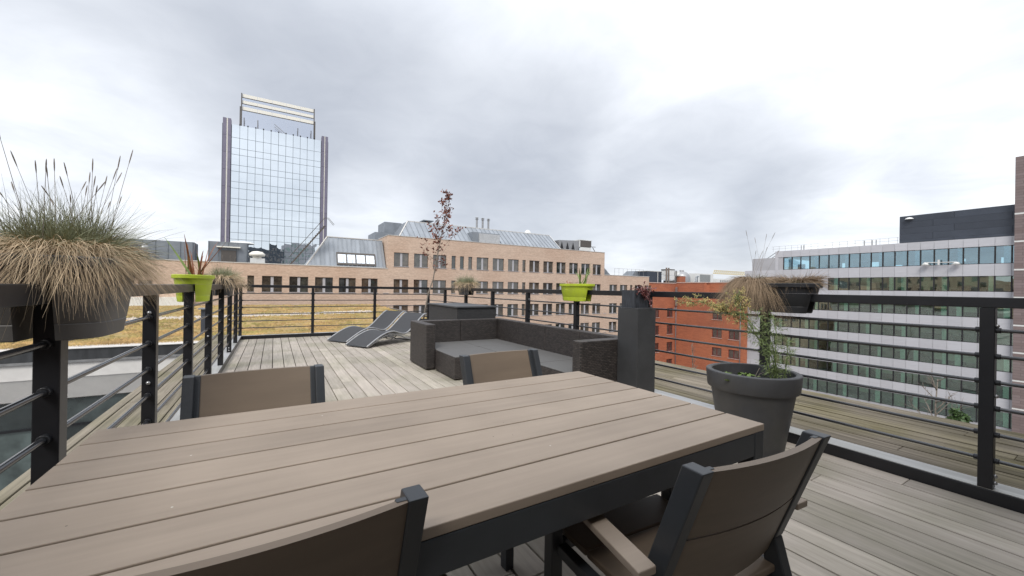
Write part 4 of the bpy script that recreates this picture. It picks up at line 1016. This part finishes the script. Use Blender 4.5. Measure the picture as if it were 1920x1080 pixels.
for u in (-.058, -.034, .040, .066): MB().box(XX(u)-.07, XX(u)+.07, CY-1, CY-.86, ZZ(.318), ZZ(.345)).build('crown_post', WFRAME, tw)

m = MB(); m.beam((XX(-.004), CY-1.4, ZZ(.342)), (XX(.028), CY-1.4, ZZ(.3165)), .12, .12); m.beam((XX(-.004), CY-1.4, ZZ(.337)), (XX(.022), CY-1.4, ZZ(.3165)), .1, .1); m.build('cradle_jib', ALU, tw)
for x in xs[1:-1]: inst('cleat', lambda: MB().box(-.12, .12, -.05, .15, -.04, .22), BLACKL, 'parapet_cleat', (X(x), TD, Z(zs[0])), tw)

# ------------------------------------------------------------------ white office building on the right (faces -X)
WX = 70.35
wb = thing('white_office_building', 'white banded office building with ribbons of green glass on the right', 'building', (WX+6, 25, -20))
pn = .01725*WX; y_end = .1262*WX
yv = lambda i: y_end+.0024*WX+pn*i
ZW = lambda u: EYE+u*WX
bands = [(.0954, .0808), (.0522, .0322), (.0066, -.0160), (-.0364, -.0585), (-.0787, -.1008), (-.1212, -.1437), (-.1640, -.1855)]
glz = [(.0808, .0522), (.0322, .0066), (-.0160, -.0364), (-.0585, -.0787), (-.1008, -.1212), (-.1437, -.1640), (-.1855, -.2100)]
ncol = 20
for bi, (a, b) in enumerate(bands):
    n_ = 24 if bi >= 1 else ncol
    h = (a-b)*WX
    for i in range(-1, n_):
        inst(('wp', bi), lambda: MB().box(-.05, 0,  .013, pn-.013, -h+.01, -.01), PANEL, 'panel', (WX, yv(i), ZW(a)), wb)
starts = [0, 0, 0, 0, 0, 0, 0]; ends = [20, 14, 15, 20, 20, 20, 20]; ends = [19.6, 14, 16, 20, 20, 20, 20]
for gi, (a, b) in enumerate(glz):
    h = (a-b)*WX; top = gi == 0
    ne = int(ends[gi])
    for i in range(-1, ne):
        o = inst(('wg', gi), lambda: MB().box(0, .03, .045, pn-.045, -h+.06, -.05), G_OFFB if top else G_OFF, 'pane', (WX+.10, yv(i), ZW(a)), wb)
        o.rotation_euler = (0, R(random.gauss(0, .25)), R(random.gauss(0, .25)))
    m = MB()
    for i in range(-1, ne+1): m.box(WX+.02, WX+.16, yv(i)-.06, yv(i)+.06, ZW(b)+.002, ZW(a)-.002)
    m.box(WX+.09, WX+.17, yv(-1)+.05, yv(ne)-.05, ZW(b)+.002, ZW(b)+.055); m.build('mullion', BLACKL, wb)
    if ne < 20:
        MB().box(WX+.0, WX+.1, yv(ne)+.05, yv(23)-.02, ZW(b)+.005, ZW(a)-.005).build('cladding_field', PANELG, wb)
    elif gi: MB().box(WX+.0, WX+.1, yv(ne)+.05, yv(24)-.02, ZW(b)+.005, ZW(a)-.005).build('cladding_field', PANELG, wb)
    # the rooms behind the glass
    if top:
        m = MB(); yb = yv(-1)
        while yb < yv(ne):
            ln = random.choice([1.6, 2.4, 3.0]); m.box(WX+9, WX+9.2, yb, min(yb+ln, yv(ne)), ZW(b)-.4, ZW(a)+.3); yb += ln+random.choice([.25, .7, 1.1])
        m.box(WX+9.01, WX+9.19, yv(-1), yv(ne), ZW(b)-.4, ZW(b)+.35); m.box(WX+9.01, WX+9.19, yv(-1), yv(ne), ZW(a)-.75, ZW(a)+.3)
        m.build('room_wall', OFF_IN, wb)
    else: MB().box(WX+3.2, WX+3.4, yv(-1), yv(24), ZW(b)-.5, ZW(a)+.5).build('room_wall', OFF_IN, wb)
    m = MB()
    for i in range(-1, ne):
        if i % 3 == gi % 2 or random.random() < .1: m.box(WX+.15, WX+.5, yv(i)+.10, yv(i)+.42+.2*random.random(), ZW(b)-.1, ZW(a)+.1)
    m.build('column', OFF_COL, wb)
    m = MB()
    for _ in range(40 if not top else 14):
        y = random.uniform(yv(-1), yv(ne)-1); x = WX+random.uniform(.5, 2.4); s = random.uniform(.4, 1.4); m.box(x, x+.5, y, y+s, ZW(b)-.02, ZW(b)+random.uniform(.2, .95))
    m.build('furniture', mat('office furniture %d' % gi, (.06+.05*(gi % 3), .06, .055), .7), wb)
    for i in range(-1, ne):
        if random.random() < (.28 if not top else .12):
            q = random.choice((.35, .6, .9)); inst(('bl', gi, q), lambda: MB().box(.16, .18, .05, pn-.05, -q*h, -.03), BLIND, 'blind', (WX, yv(i), ZW(a)), wb)
m = MB()
zsl = [(bands[i][0], bands[i][1]) for i in range(7)]
for a, b in zsl: m.box(WX+.30 if a < .09 else WX+.1, WX+14, yv(-1)-.5, yv(24) if a < .09 else yv(20), ZW(b)+.05, ZW(a)-.02)
m.build('floor_slab', OFF_SLAB, wb)
m = MB(); m.box(WX-.06, WX+.1, yv(19.62), yv(20)-.02, ZW(.0522), ZW(.0808)); m.build('end_pier', PANEL, wb)
MB().box(WX+.02, WX+14, yv(24), yv(24)+.2, -19.9, ZW(.0322)).build('side_wall', PANELG, wb)
MB().box(WX+.1, WX+14, yv(-1), yv(24), -19.9, ZW(-.2100)).build('plinth', PANELG, wb)
dk0, dk1 = .1262*WX, .2612*WX
zc = ZW(.1452); k = 0
while zc > ZW(.0958)+.05:
    hh = min(.785, zc-ZW(.0958)); y = dk0-6
    while y < dk1-.01:
        b = min(y+5.3+(.9 if k % 2 else 0), dk1); MB().box(WX+.15, WX+.25, y+.012, b-.012, zc-hh+.012, zc).build('plank', DARKCLAD, wb); y = b
    zc -= hh; k += 1
MB().box(WX+.26, WX+12, dk0-6, dk1-.05, ZW(.0954), ZW(.145)).build('plant_room', DARKCLAD, wb)
m = MB(); m.lathe([(.42, 0), (.36, .12), (.2, .22), (.01, .26)], 16, cx=WX+.05, cy=dk1-.95); 
for i, v in enumerate(m.v): m.v[i] = (v[0], v[1], v[2]+ZW(.1385))
m.build('wall_lamp', WHITE, wb, True)
m = MB()
for k in range(18): y = .265*WX+.9*k; m.tube([(WX+.6, y, ZW(.0954)), (WX+.6, y, ZW(.0954)+.85)], .018, 5)
for z in (.45, .85): m.tube([(WX+.6, .264*WX, ZW(.0954)+z), (WX+.6, .264*WX+15.6, ZW(.0954)+z)], .016, 5)
for y in (.318*WX, .30*WX, .306*WX, .425*WX, .43*WX): m.tube([(WX+1.5, y, ZW(.0954)), (WX+1.5, y, ZW(.0954)+.85)], .06, 6)
m.build('roof_guard_rail', ALU, wb)
m = MB()
m.tube([(WX-.45, .1868*WX, ZW(.0565)), (WX-.45, .2260*WX, ZW(.0570))], .05, 6)
for y in (.1868*WX, .2240*WX): m.ball((WX-.45, y, ZW(.0545)), .28, 10, 6, .6); m.box(WX-.7, WX-.2, y-.35, y+.35, ZW(.0525), ZW(.0533))
m.box(WX-.5, WX-.4, .2065*WX, .2075*WX+.1, ZW(.0525), ZW(.0615)); m.build('maintenance_rail', WHITE, wb)
# stair and brown block at its far left end
st_ = thing('roof_stair', 'dark steel escape stair on the roof at the left end of the white building', 'stair', (WX+1, .48*WX, ZW(.0522)))
m = MB()
for dx in (0, 1.2): m.beam((WX+.4+dx, WX*.5150, ZW(.053)), (WX+.4+dx, WX*.470, ZW(.083)), .1, .25); m.beam((WX+.4+dx, WX*.5150, ZW(.066)), (WX+.4+dx, WX*.470, ZW(.097)), .06, .06); m.beam((WX+.4+dx, WX*.5150, ZW(.060)), (WX+.4+dx, WX*.470, ZW(.090)), .05, .05)
m.build('handrail', BLACKL, st_); m = MB()
for k in range(14): q = k/13; m.box(WX+.42, WX+1.58, WX*(.515-.045*q)-.13, WX*(.515-.045*q)+.13, ZW(.053+.03*q), ZW(.053+.03*q)+.05)
m.build('tread', BLACKL, st_)
t = thing('brown_roof_block', 'square brown lift block on the roof left of the white building', 'roof cabin', (WX+2, 40.3, ZW(.03)))
MB().box(WX+1.8, WX+4.5, .4987*WX, .529*WX, ZW(.03), ZW(.0775)).build('body', BROWNB, t); MB().box(WX+1.7, WX+4.6, .4975*WX, .530*WX, ZW(.0776), ZW(.0795)).build('cap', COPING, t)

# mauve tiled tower at the right edge
tt = thing('tiled_tower', 'mauve tiled tower block with pale joints cut by the right edge', 'tower', (WX+3, 5, -20))
TXX = WX-.6; z_top = EYE+.2195*TXX; yt1 = .1266*TXX
MB().box(TXX+.08, TXX+12, -8, yt1-.02, -19.9, z_top-.05).build('core', BLACKL, tt)
joints = [.2195, .1299, .0863, .0418, -.0020, -.0460, -.0890, -.1330, -.1770, -.2210, -.2600]
for j in range(len(joints)-1):
    za, zb = EYE+joints[j]*TXX-(0 if j == 0 else .09), EYE+joints[j+1]*TXX+.09
    for i in range(14):
        y1 = yt1-1.2*i; inst(('tt', j), lambda: MB().box(0, .08, .012, 1.188, zb-za, 0), TILE, 'tile_panel', (TXX, y1-1.2, za), tt)
    MB().box(TXX+.01, TXX+.078, -6.6, yt1-.005, zb-.175, zb-.005).build('pale_joint', WHITE, tt)

# ------------------------------------------------------------------ red brick building
RXX, RYY = 70., 51.63
rb = thing('red_brick_building', 'red brick apartment block with maroon windows behind the right railing', 'building', (62, 40, -20))
ry_end = .537*RXX
wy = []      # windows in the -Y face: (x0, x1, z0, z1)
for k in range(4):
    zt = EYE-.0670*RYY-k*.0661*RYY
    for (a, b) in ((1.2225, 1.2578), (1.3035, 1.3385)): wy.append((a*RYY, b*RYY, zt-.0350*RYY, zt))
wx = []
for k in range(4):
    zt = EYE-.0520*RXX-k*.0478*RXX
    for (a, b) in ((.5995, .6262), (.5545, .5815)):
        if k == 0 and a < .56: continue
        wx.append((a*RXX, b*RXX, zt-.0218*RXX, zt))
facade(61.95, RXX, -19.9, 2.66, wy, .18, RYY).build('wall', REDBR, rb)
facade(ry_end, RYY, -19.9, .016, wx, .18, RXX, 'x').build('wall', REDBR, rb)
m = MB(); m.add([(RXX, 45.55, .016), (RXX, RYY, .016), (RXX, RYY, 2.81), (RXX, 45.55, 2.81)], [(0, 1, 2, 3)])
m.add([(RXX, 45.55, .01), (RXX, 45.55, 2.81), (RXX+1.0, 45.1, 2.81), (RXX+1.0, 45.1, .01)], [(0, 1, 2, 3)]); m.add([(RXX+1., ry_end+2, .01), (RXX+1., 45.1, .01), (RXX+1., 45.1, 2.81), (RXX+1., ry_end+2, 2.81)], [(0, 1, 2, 3)])
m.add([(RXX, ry_end, -19.9), (RXX, ry_end, .016), (RXX+17, ry_end, .016), (RXX+17, ry_end, -19.9)], [(0, 1, 2, 3)]); m.add([(61.95, RYY, -19.9), (61.95, RYY, 2.66), (61.95, 56.5, 2.66), (61.95, 56.5, -19.9)], [(0, 1, 2, 3)])
m.add([(RXX+1, ry_end+2, .01), (RXX+1, ry_end+2, 2.81), (RXX+17, ry_end+2, 2.81), (RXX+17, ry_end+2, .01)], [(0, 1, 2, 3)]); m.build('upper_wall', REDBR, rb)
m = MB(); m.box(61.85, RXX+.2, RYY-.08, RYY+.35, 2.661, 2.81); m.box(RXX-.08, RXX+.35, 45.45, RYY-.09, 2.811, 2.96); m.box(RXX+.36, RXX+1.3, 45.0, 45.65, 2.811, 2.94); m.box(RXX+.92, RXX+1.3, ry_end+2, 44.99, 2.811, 2.95)
m.box(RXX-.08, RXX+1, ry_end-.05, 45.45, .017, .13); m.box(61.9, RXX-.09, RYY-.10, RYY-.005, .09, .24); m.build('coping', REDCOP, rb)
m = MB(); m.box(62.0, 100, RYY+.3, 70, 2.4, 2.6); m.box(RXX+1.1, 88, ry_end+2.1, RYY+.2, 2.4, 2.6); m.build('flat_roof', ROOFG, rb)
m = MB(); m.box(62.0, RXX-.3, RYY+.6, RYY+.8, -19.9, 2.4); m.box(RXX+.6, RXX+.8, ry_end+.1, RYY, -19.9, 0); m.build('room_wall', JOINT, rb)
def red_win(lo, hi, z0, z1, face):
    w, h, f = hi-lo, z1-z0, .09
    def rows3(q, box):
        box(q, 0, w, 0, f); box(q, 0, w, h-f, h); box(q, 0, f, f, h-f); box(q, w-f, w, f, h-f); box(q, w/2-.06, w/2+.06, f, h-f); return q
    if face == 'y':
        bx_ = lambda q, a, b, c, d, e0=0., e1=.06: q.box(a, b, e0, e1, c, d); org = (lo, RYY+.1, z0)
    else:
        bx_ = lambda q, a, b, c, d, e0=0., e1=.06: q.box(e0, e1, a, b, c, d); org = (RXX+.1, lo, z0)
    o = rows3(MB(), bx_).mesh('window', REDFR); o = place('window', o, org, rb)
    for (a, b) in ((f, w/2-.06), (w/2+.06, w-f)):
        q = MB(); bx_(q, a, b, f, h-f, .03, .045); place('pane', q.mesh('pane', G_RED), org, o)
    q = MB(); bx_(q, -.08, w+.08, -.09, 0, -.18, -.002); place('sill', q.mesh('sill', REDCOP), org, o)
for w_ in wy: red_win(*w_, 'y')
for w_ in wx: red_win(*w_, 'x')
m = MB(); m.tube([(RXX-.35, RYY-.3, 2.01), (RXX-.35, RYY-.3, -19)], .07, 8); m.tube([(RXX-.9, RYY-.3, -2.2), (RXX-.4, RYY-.3, -2.9)], .08, 8); m.tube([(RXX-.12, ry_end+1.0, -.2), (RXX-.12, ry_end+1.0, -19)], .06, 8); m.build('drainpipe', ZINC_D, rb, True)
m = MB(); m.box(RXX-.55, RXX-.25, RYY-.5, RYY-.2, -1.8, 1.9); m.build('downpipe_casing', ALU, rb)

# plant on the roofs behind the red block
EQ = 59.
E_ = lambda u, z: (u*EQ, EYE+z*EQ)
def roof_thing(name, label, cat, x, z): return thing(name, label, cat, (x, EQ, z))
t = roof_thing('roof_plant_room', 'dark slate plant room with pale edges on the roof behind the red block', 'roof cabin', 65, 2.4)
MB().box(1.188*EQ, 1.268*EQ, EQ, EQ+4, 2.4, EYE+.0715*EQ).build('body', DARKCLAD, t); m = MB(); m.box(1.186*EQ, 1.27*EQ, EQ-.05, EQ+4, EYE+.0716*EQ, EYE+.0735*EQ); m.box(1.244*EQ, 1.247*EQ, EQ-.06, EQ-.002, 2.4, EYE+.0715*EQ); m.build('edge', COPING, t)
m = MB(); m.hexa([(1.115*EQ, EQ+2, 2.4), (1.187*EQ, EQ+2, 2.4), (1.187*EQ, EQ+6, 2.4), (1.115*EQ, EQ+6, 2.4)], [(1.17*EQ, EQ+2.5, EYE+.073*EQ), (1.187*EQ, EQ+2.5, EYE+.073*EQ), (1.187*EQ, EQ+5, EYE+.073*EQ), (1.17*EQ, EQ+5, EYE+.073*EQ)]); m.build('sloped_end', ZINC_D, t)
for k, u in enumerate((1.274, 1.287)):
    t = tag(MB().tube([(u*EQ, EQ-1, 2.4), (u*EQ, EQ-1, EYE+.0875*EQ)], .18, 10).build('flue_pipe', BROWNB, None, True, autosmooth=40, origin=(u*EQ, EQ-1, 2.4)), ['tall thin flue pipe beside the dark slate plant room', 'tall thin flue pipe beside the white ventilation duct'][k], 'flue', 'twin flue pipes on the red block roof')
t = roof_thing('ventilation_unit', 'white ventilation duct on legs beside the twin flues', 'ventilation unit', 70.5, 2.4)
m = MB(); m.box(1.298*EQ, 1.332*EQ, EQ-.5, EQ+1.5, EYE+.060*EQ, EYE+.080*EQ); m.hexa([(1.296*EQ, EQ-.5, EYE+.043*EQ), (1.334*EQ, EQ-.5, EYE+.043*EQ), (1.334*EQ, EQ+1.5, EYE+.043*EQ), (1.296*EQ, EQ+1.5, EYE+.043*EQ)], [(1.300*EQ, EQ-.5, EYE+.058*EQ), (1.334*EQ, EQ-.5, EYE+.058*EQ), (1.334*EQ, EQ+1.5, EYE+.058*EQ), (1.300*EQ, EQ+1.5, EYE+.058*EQ)])
m.build('duct', WHITE, t); m = MB(); m.box(1.296*EQ, 1.334*EQ, EQ-.55, EQ+1.5, EYE+.0802*EQ, EYE+.0835*EQ); m.box(1.3*EQ, 1.33*EQ, EQ-.6, EQ+1, 2.4, EYE+.040*EQ)
for u in (1.336, 1.345): m.box(u*EQ-.06, u*EQ+.06, EQ-.6, EQ-.45, 2.4, EYE+.079*EQ)
m.build('frame', WFRAME, t); m = MB(); m.hexa([(1.348*EQ, EQ, EYE+.060*EQ), (1.376*EQ, EQ, EYE+.066*EQ), (1.376*EQ, EQ+1, EYE+.066*EQ), (1.348*EQ, EQ+1, EYE+.060*EQ)], [(1.348*EQ, EQ, EYE+.076*EQ), (1.376*EQ, EQ, EYE+.078*EQ), (1.376*EQ, EQ+1, EYE+.078*EQ), (1.348*EQ, EQ+1, EYE+.076*EQ)]); m.build('hood', WHITE, t)
t = roof_thing('roof_chimney', 'small red brick chimney stack on the red block roof', 'chimney', 72.3, 2.4); MB().box(1.348*EQ, 1.384*EQ, EQ-1.2, EQ-.2, 2.4, EYE+.0575*EQ).build('stack', REDBR, t); MB().box(1.345*EQ, 1.387*EQ, EQ-1.25, EQ-.15, EYE+.0577*EQ, EYE+.0605*EQ).build('cap', WHITE, t)
t = roof_thing('roof_tank', 'silver domed tank with pipes on the red block roof', 'tank', 76, 2.4)
m = MB(); zb = EYE+.045*EQ; m.lathe([(2.0, zb-1.2), (2.0, zb+.6), (1.75, zb+1.25), (1.2, zb+1.8), (.55, zb+2.05), (.5, zb+2.35), (.01, zb+2.4)], 24, cx=1.435*EQ, cy=EQ+2); m.build('dome', ALU, t, True, autosmooth=50)
m = MB(); m.tube([(1.385*EQ, EQ-1, 3.0), (1.44*EQ, EQ-1, 3.05), (1.455*EQ, EQ-1, 3.6), (1.457*EQ, EQ-1, 4.6), (1.475*EQ, EQ-1, 4.7)], .13, 8); m.tube([(1.385*EQ, EQ-.6, 2.75), (1.45*EQ, EQ-.6, 2.75), (1.478*EQ, EQ-.6, 3.4)], .13, 8); m.tube([(1.471*EQ, EQ-.8, 3.), (1.471*EQ, EQ-.8, 4.9)], .1, 8); m.build('pipe', ZINC_D, t, True)
t = roof_thing('air_conditioner', 'large white rooftop air conditioner with grey louvred front', 'air conditioner', 81, 2.4)
MB().box(1.485*EQ, 1.60*EQ, EQ, EQ+3, 2.4, EYE+.0735*EQ).build('case', WHITE, t)
for k in range(10): u = 1.507+.0073*k; MB().box(u*EQ, u*EQ+.33, EQ-.06, EQ-.003, EYE+.040*EQ, EYE+.0695*EQ).build('louvre', mat('grey louvre', (.30, .31, .31), .5, .2) if k == 0 else MATS['grey louvre'], t)
t = roof_thing('white_chiller', 'low white chiller cabinet right of the louvred air conditioner', 'air conditioner', 88, 2.4)
MB().box(1.625*EQ, 1.76*EQ, EQ, EQ+2.5, 2.4, EYE+.055*EQ).build('case', WHITE, t); m = MB()
for k in range(6): u = 1.65+.016*k; MB().box(u*EQ, u*EQ+.5, EQ-.05, EQ-.003, EYE+.035*EQ, EYE+.050*EQ).build('grille', ALU, t)
# crane far away
cr_ = thing('tower_crane', 'pale yellow lattice jib of a tower crane far beyond the rooftops', 'crane', (250, 140, -20))
m = MB(); cy0 = 140.; zj = EYE+.0765*cy0; x0, x1 = 1.60*cy0, 1.90*cy0; n = 20
m.beam((x0, cy0, zj), (x1, cy0, zj), .35, .35); m.beam((x0+1, cy0, zj+1.9), (x1, cy0, zj+1.9), .3, .3)
for k in range(n):
    a, b = x0+(x1-x0)*k/n, x0+(x1-x0)*(k+.5)/n; c = x0+(x1-x0)*(k+1)/n; m.beam((a, cy0, zj), (b, cy0, zj+1.9), .2, .2); m.beam((b, cy0, zj+1.9), (c, cy0, zj), .2, .2)
m.build('jib', CRANE, cr_); m = MB()
for dx in (-.8, .8): m.beam((x1-6+dx, cy0, -19.9), (x1-6+dx, cy0, zj), .3, .3)
for k in range(14): m.beam((x1-6.8, cy0, -19+2.2*k), (x1-5.2, cy0, -16.8+2.2*k), .18, .18)
m.build('mast', CRANE, cr_)

# ------------------------------------------------------------------ street trees that show behind the platform
limb_tree('bare_street_tree', 'bare leafless tree in front of the white building below the right railing', (31, 6.6, -17), (30.5, 6.3, -3.3), .16, 30, LEAFD, 0, .1, .35, .30, sub=7, updir=(.3, .75))
limb_tree('bare_street_tree', 'thin bare tree in front of the red brick wall', (37, 25.6, -17), (37, 25.2, -4.3), .13, 24, LEAFD, 0, .1, .5, .22, sub=6, updir=(.4, .8))
limb_tree('evergreen_shrub', 'dense green bushy tree top showing above the platform edge at the right', (30, 5.5, -17), (30, 5.5, -4.9), .15, 60, LEAFD, 5200, .20, .6, .14, sub=5, updir=(.1, .8))

# ------------------------------------------------------------------ city around the terrace, seen in the window reflections
def block(label, x0, x1, y0, y1, z1, m, mw, nx, nz, face):
    t = thing('city_building', label, 'building', ((x0+x1)/2, (y0+y1)/2, -20)); MB().box(x0, x1, y0, y1, -19.9, z1).build('wall', m, t)
    q = MB()
    for i in range(nx):
        for j in range(nz):
            z = z1-2.2-3.3*j
            if face == 'x': a = y0+(y1-y0)*(i+.25)/nx; q.box(x1, x1+.05, a, a+(y1-y0)/nx*.5, z-1.7, z)
            else: a = x0+(x1-x0)*(i+.25)/nx; q.box(a, a+(x1-x0)/nx*.5, y1, y1+.05, z-1.7, z)
    q.build('window', mw, t)['kind'] = 'stuff'
block('tan brick building to the left of the terrace, outside the view', -62, -45, 30, 96, 9, BRICK, G_RED, 22, 6, 'x')
block('lower tan brick building to the left of the terrace, outside the view', -60, -44, 2, 27, 5.5, BRICK, G_RED, 8, 5, 'x')
block('dark office block behind the terrace', -13, 4, -70, -50, 21.5, DARKCLAD, G_RED, 9, 11, 'y')
block('grey green office block behind the terrace', 4.5, 22, -80, -56, 24, PANELG, G_OFF, 9, 12, 'y')
block('red brick block behind the terrace', 24, 50, -75, -55, 9, REDBR, G_RED, 12, 8, 'y')
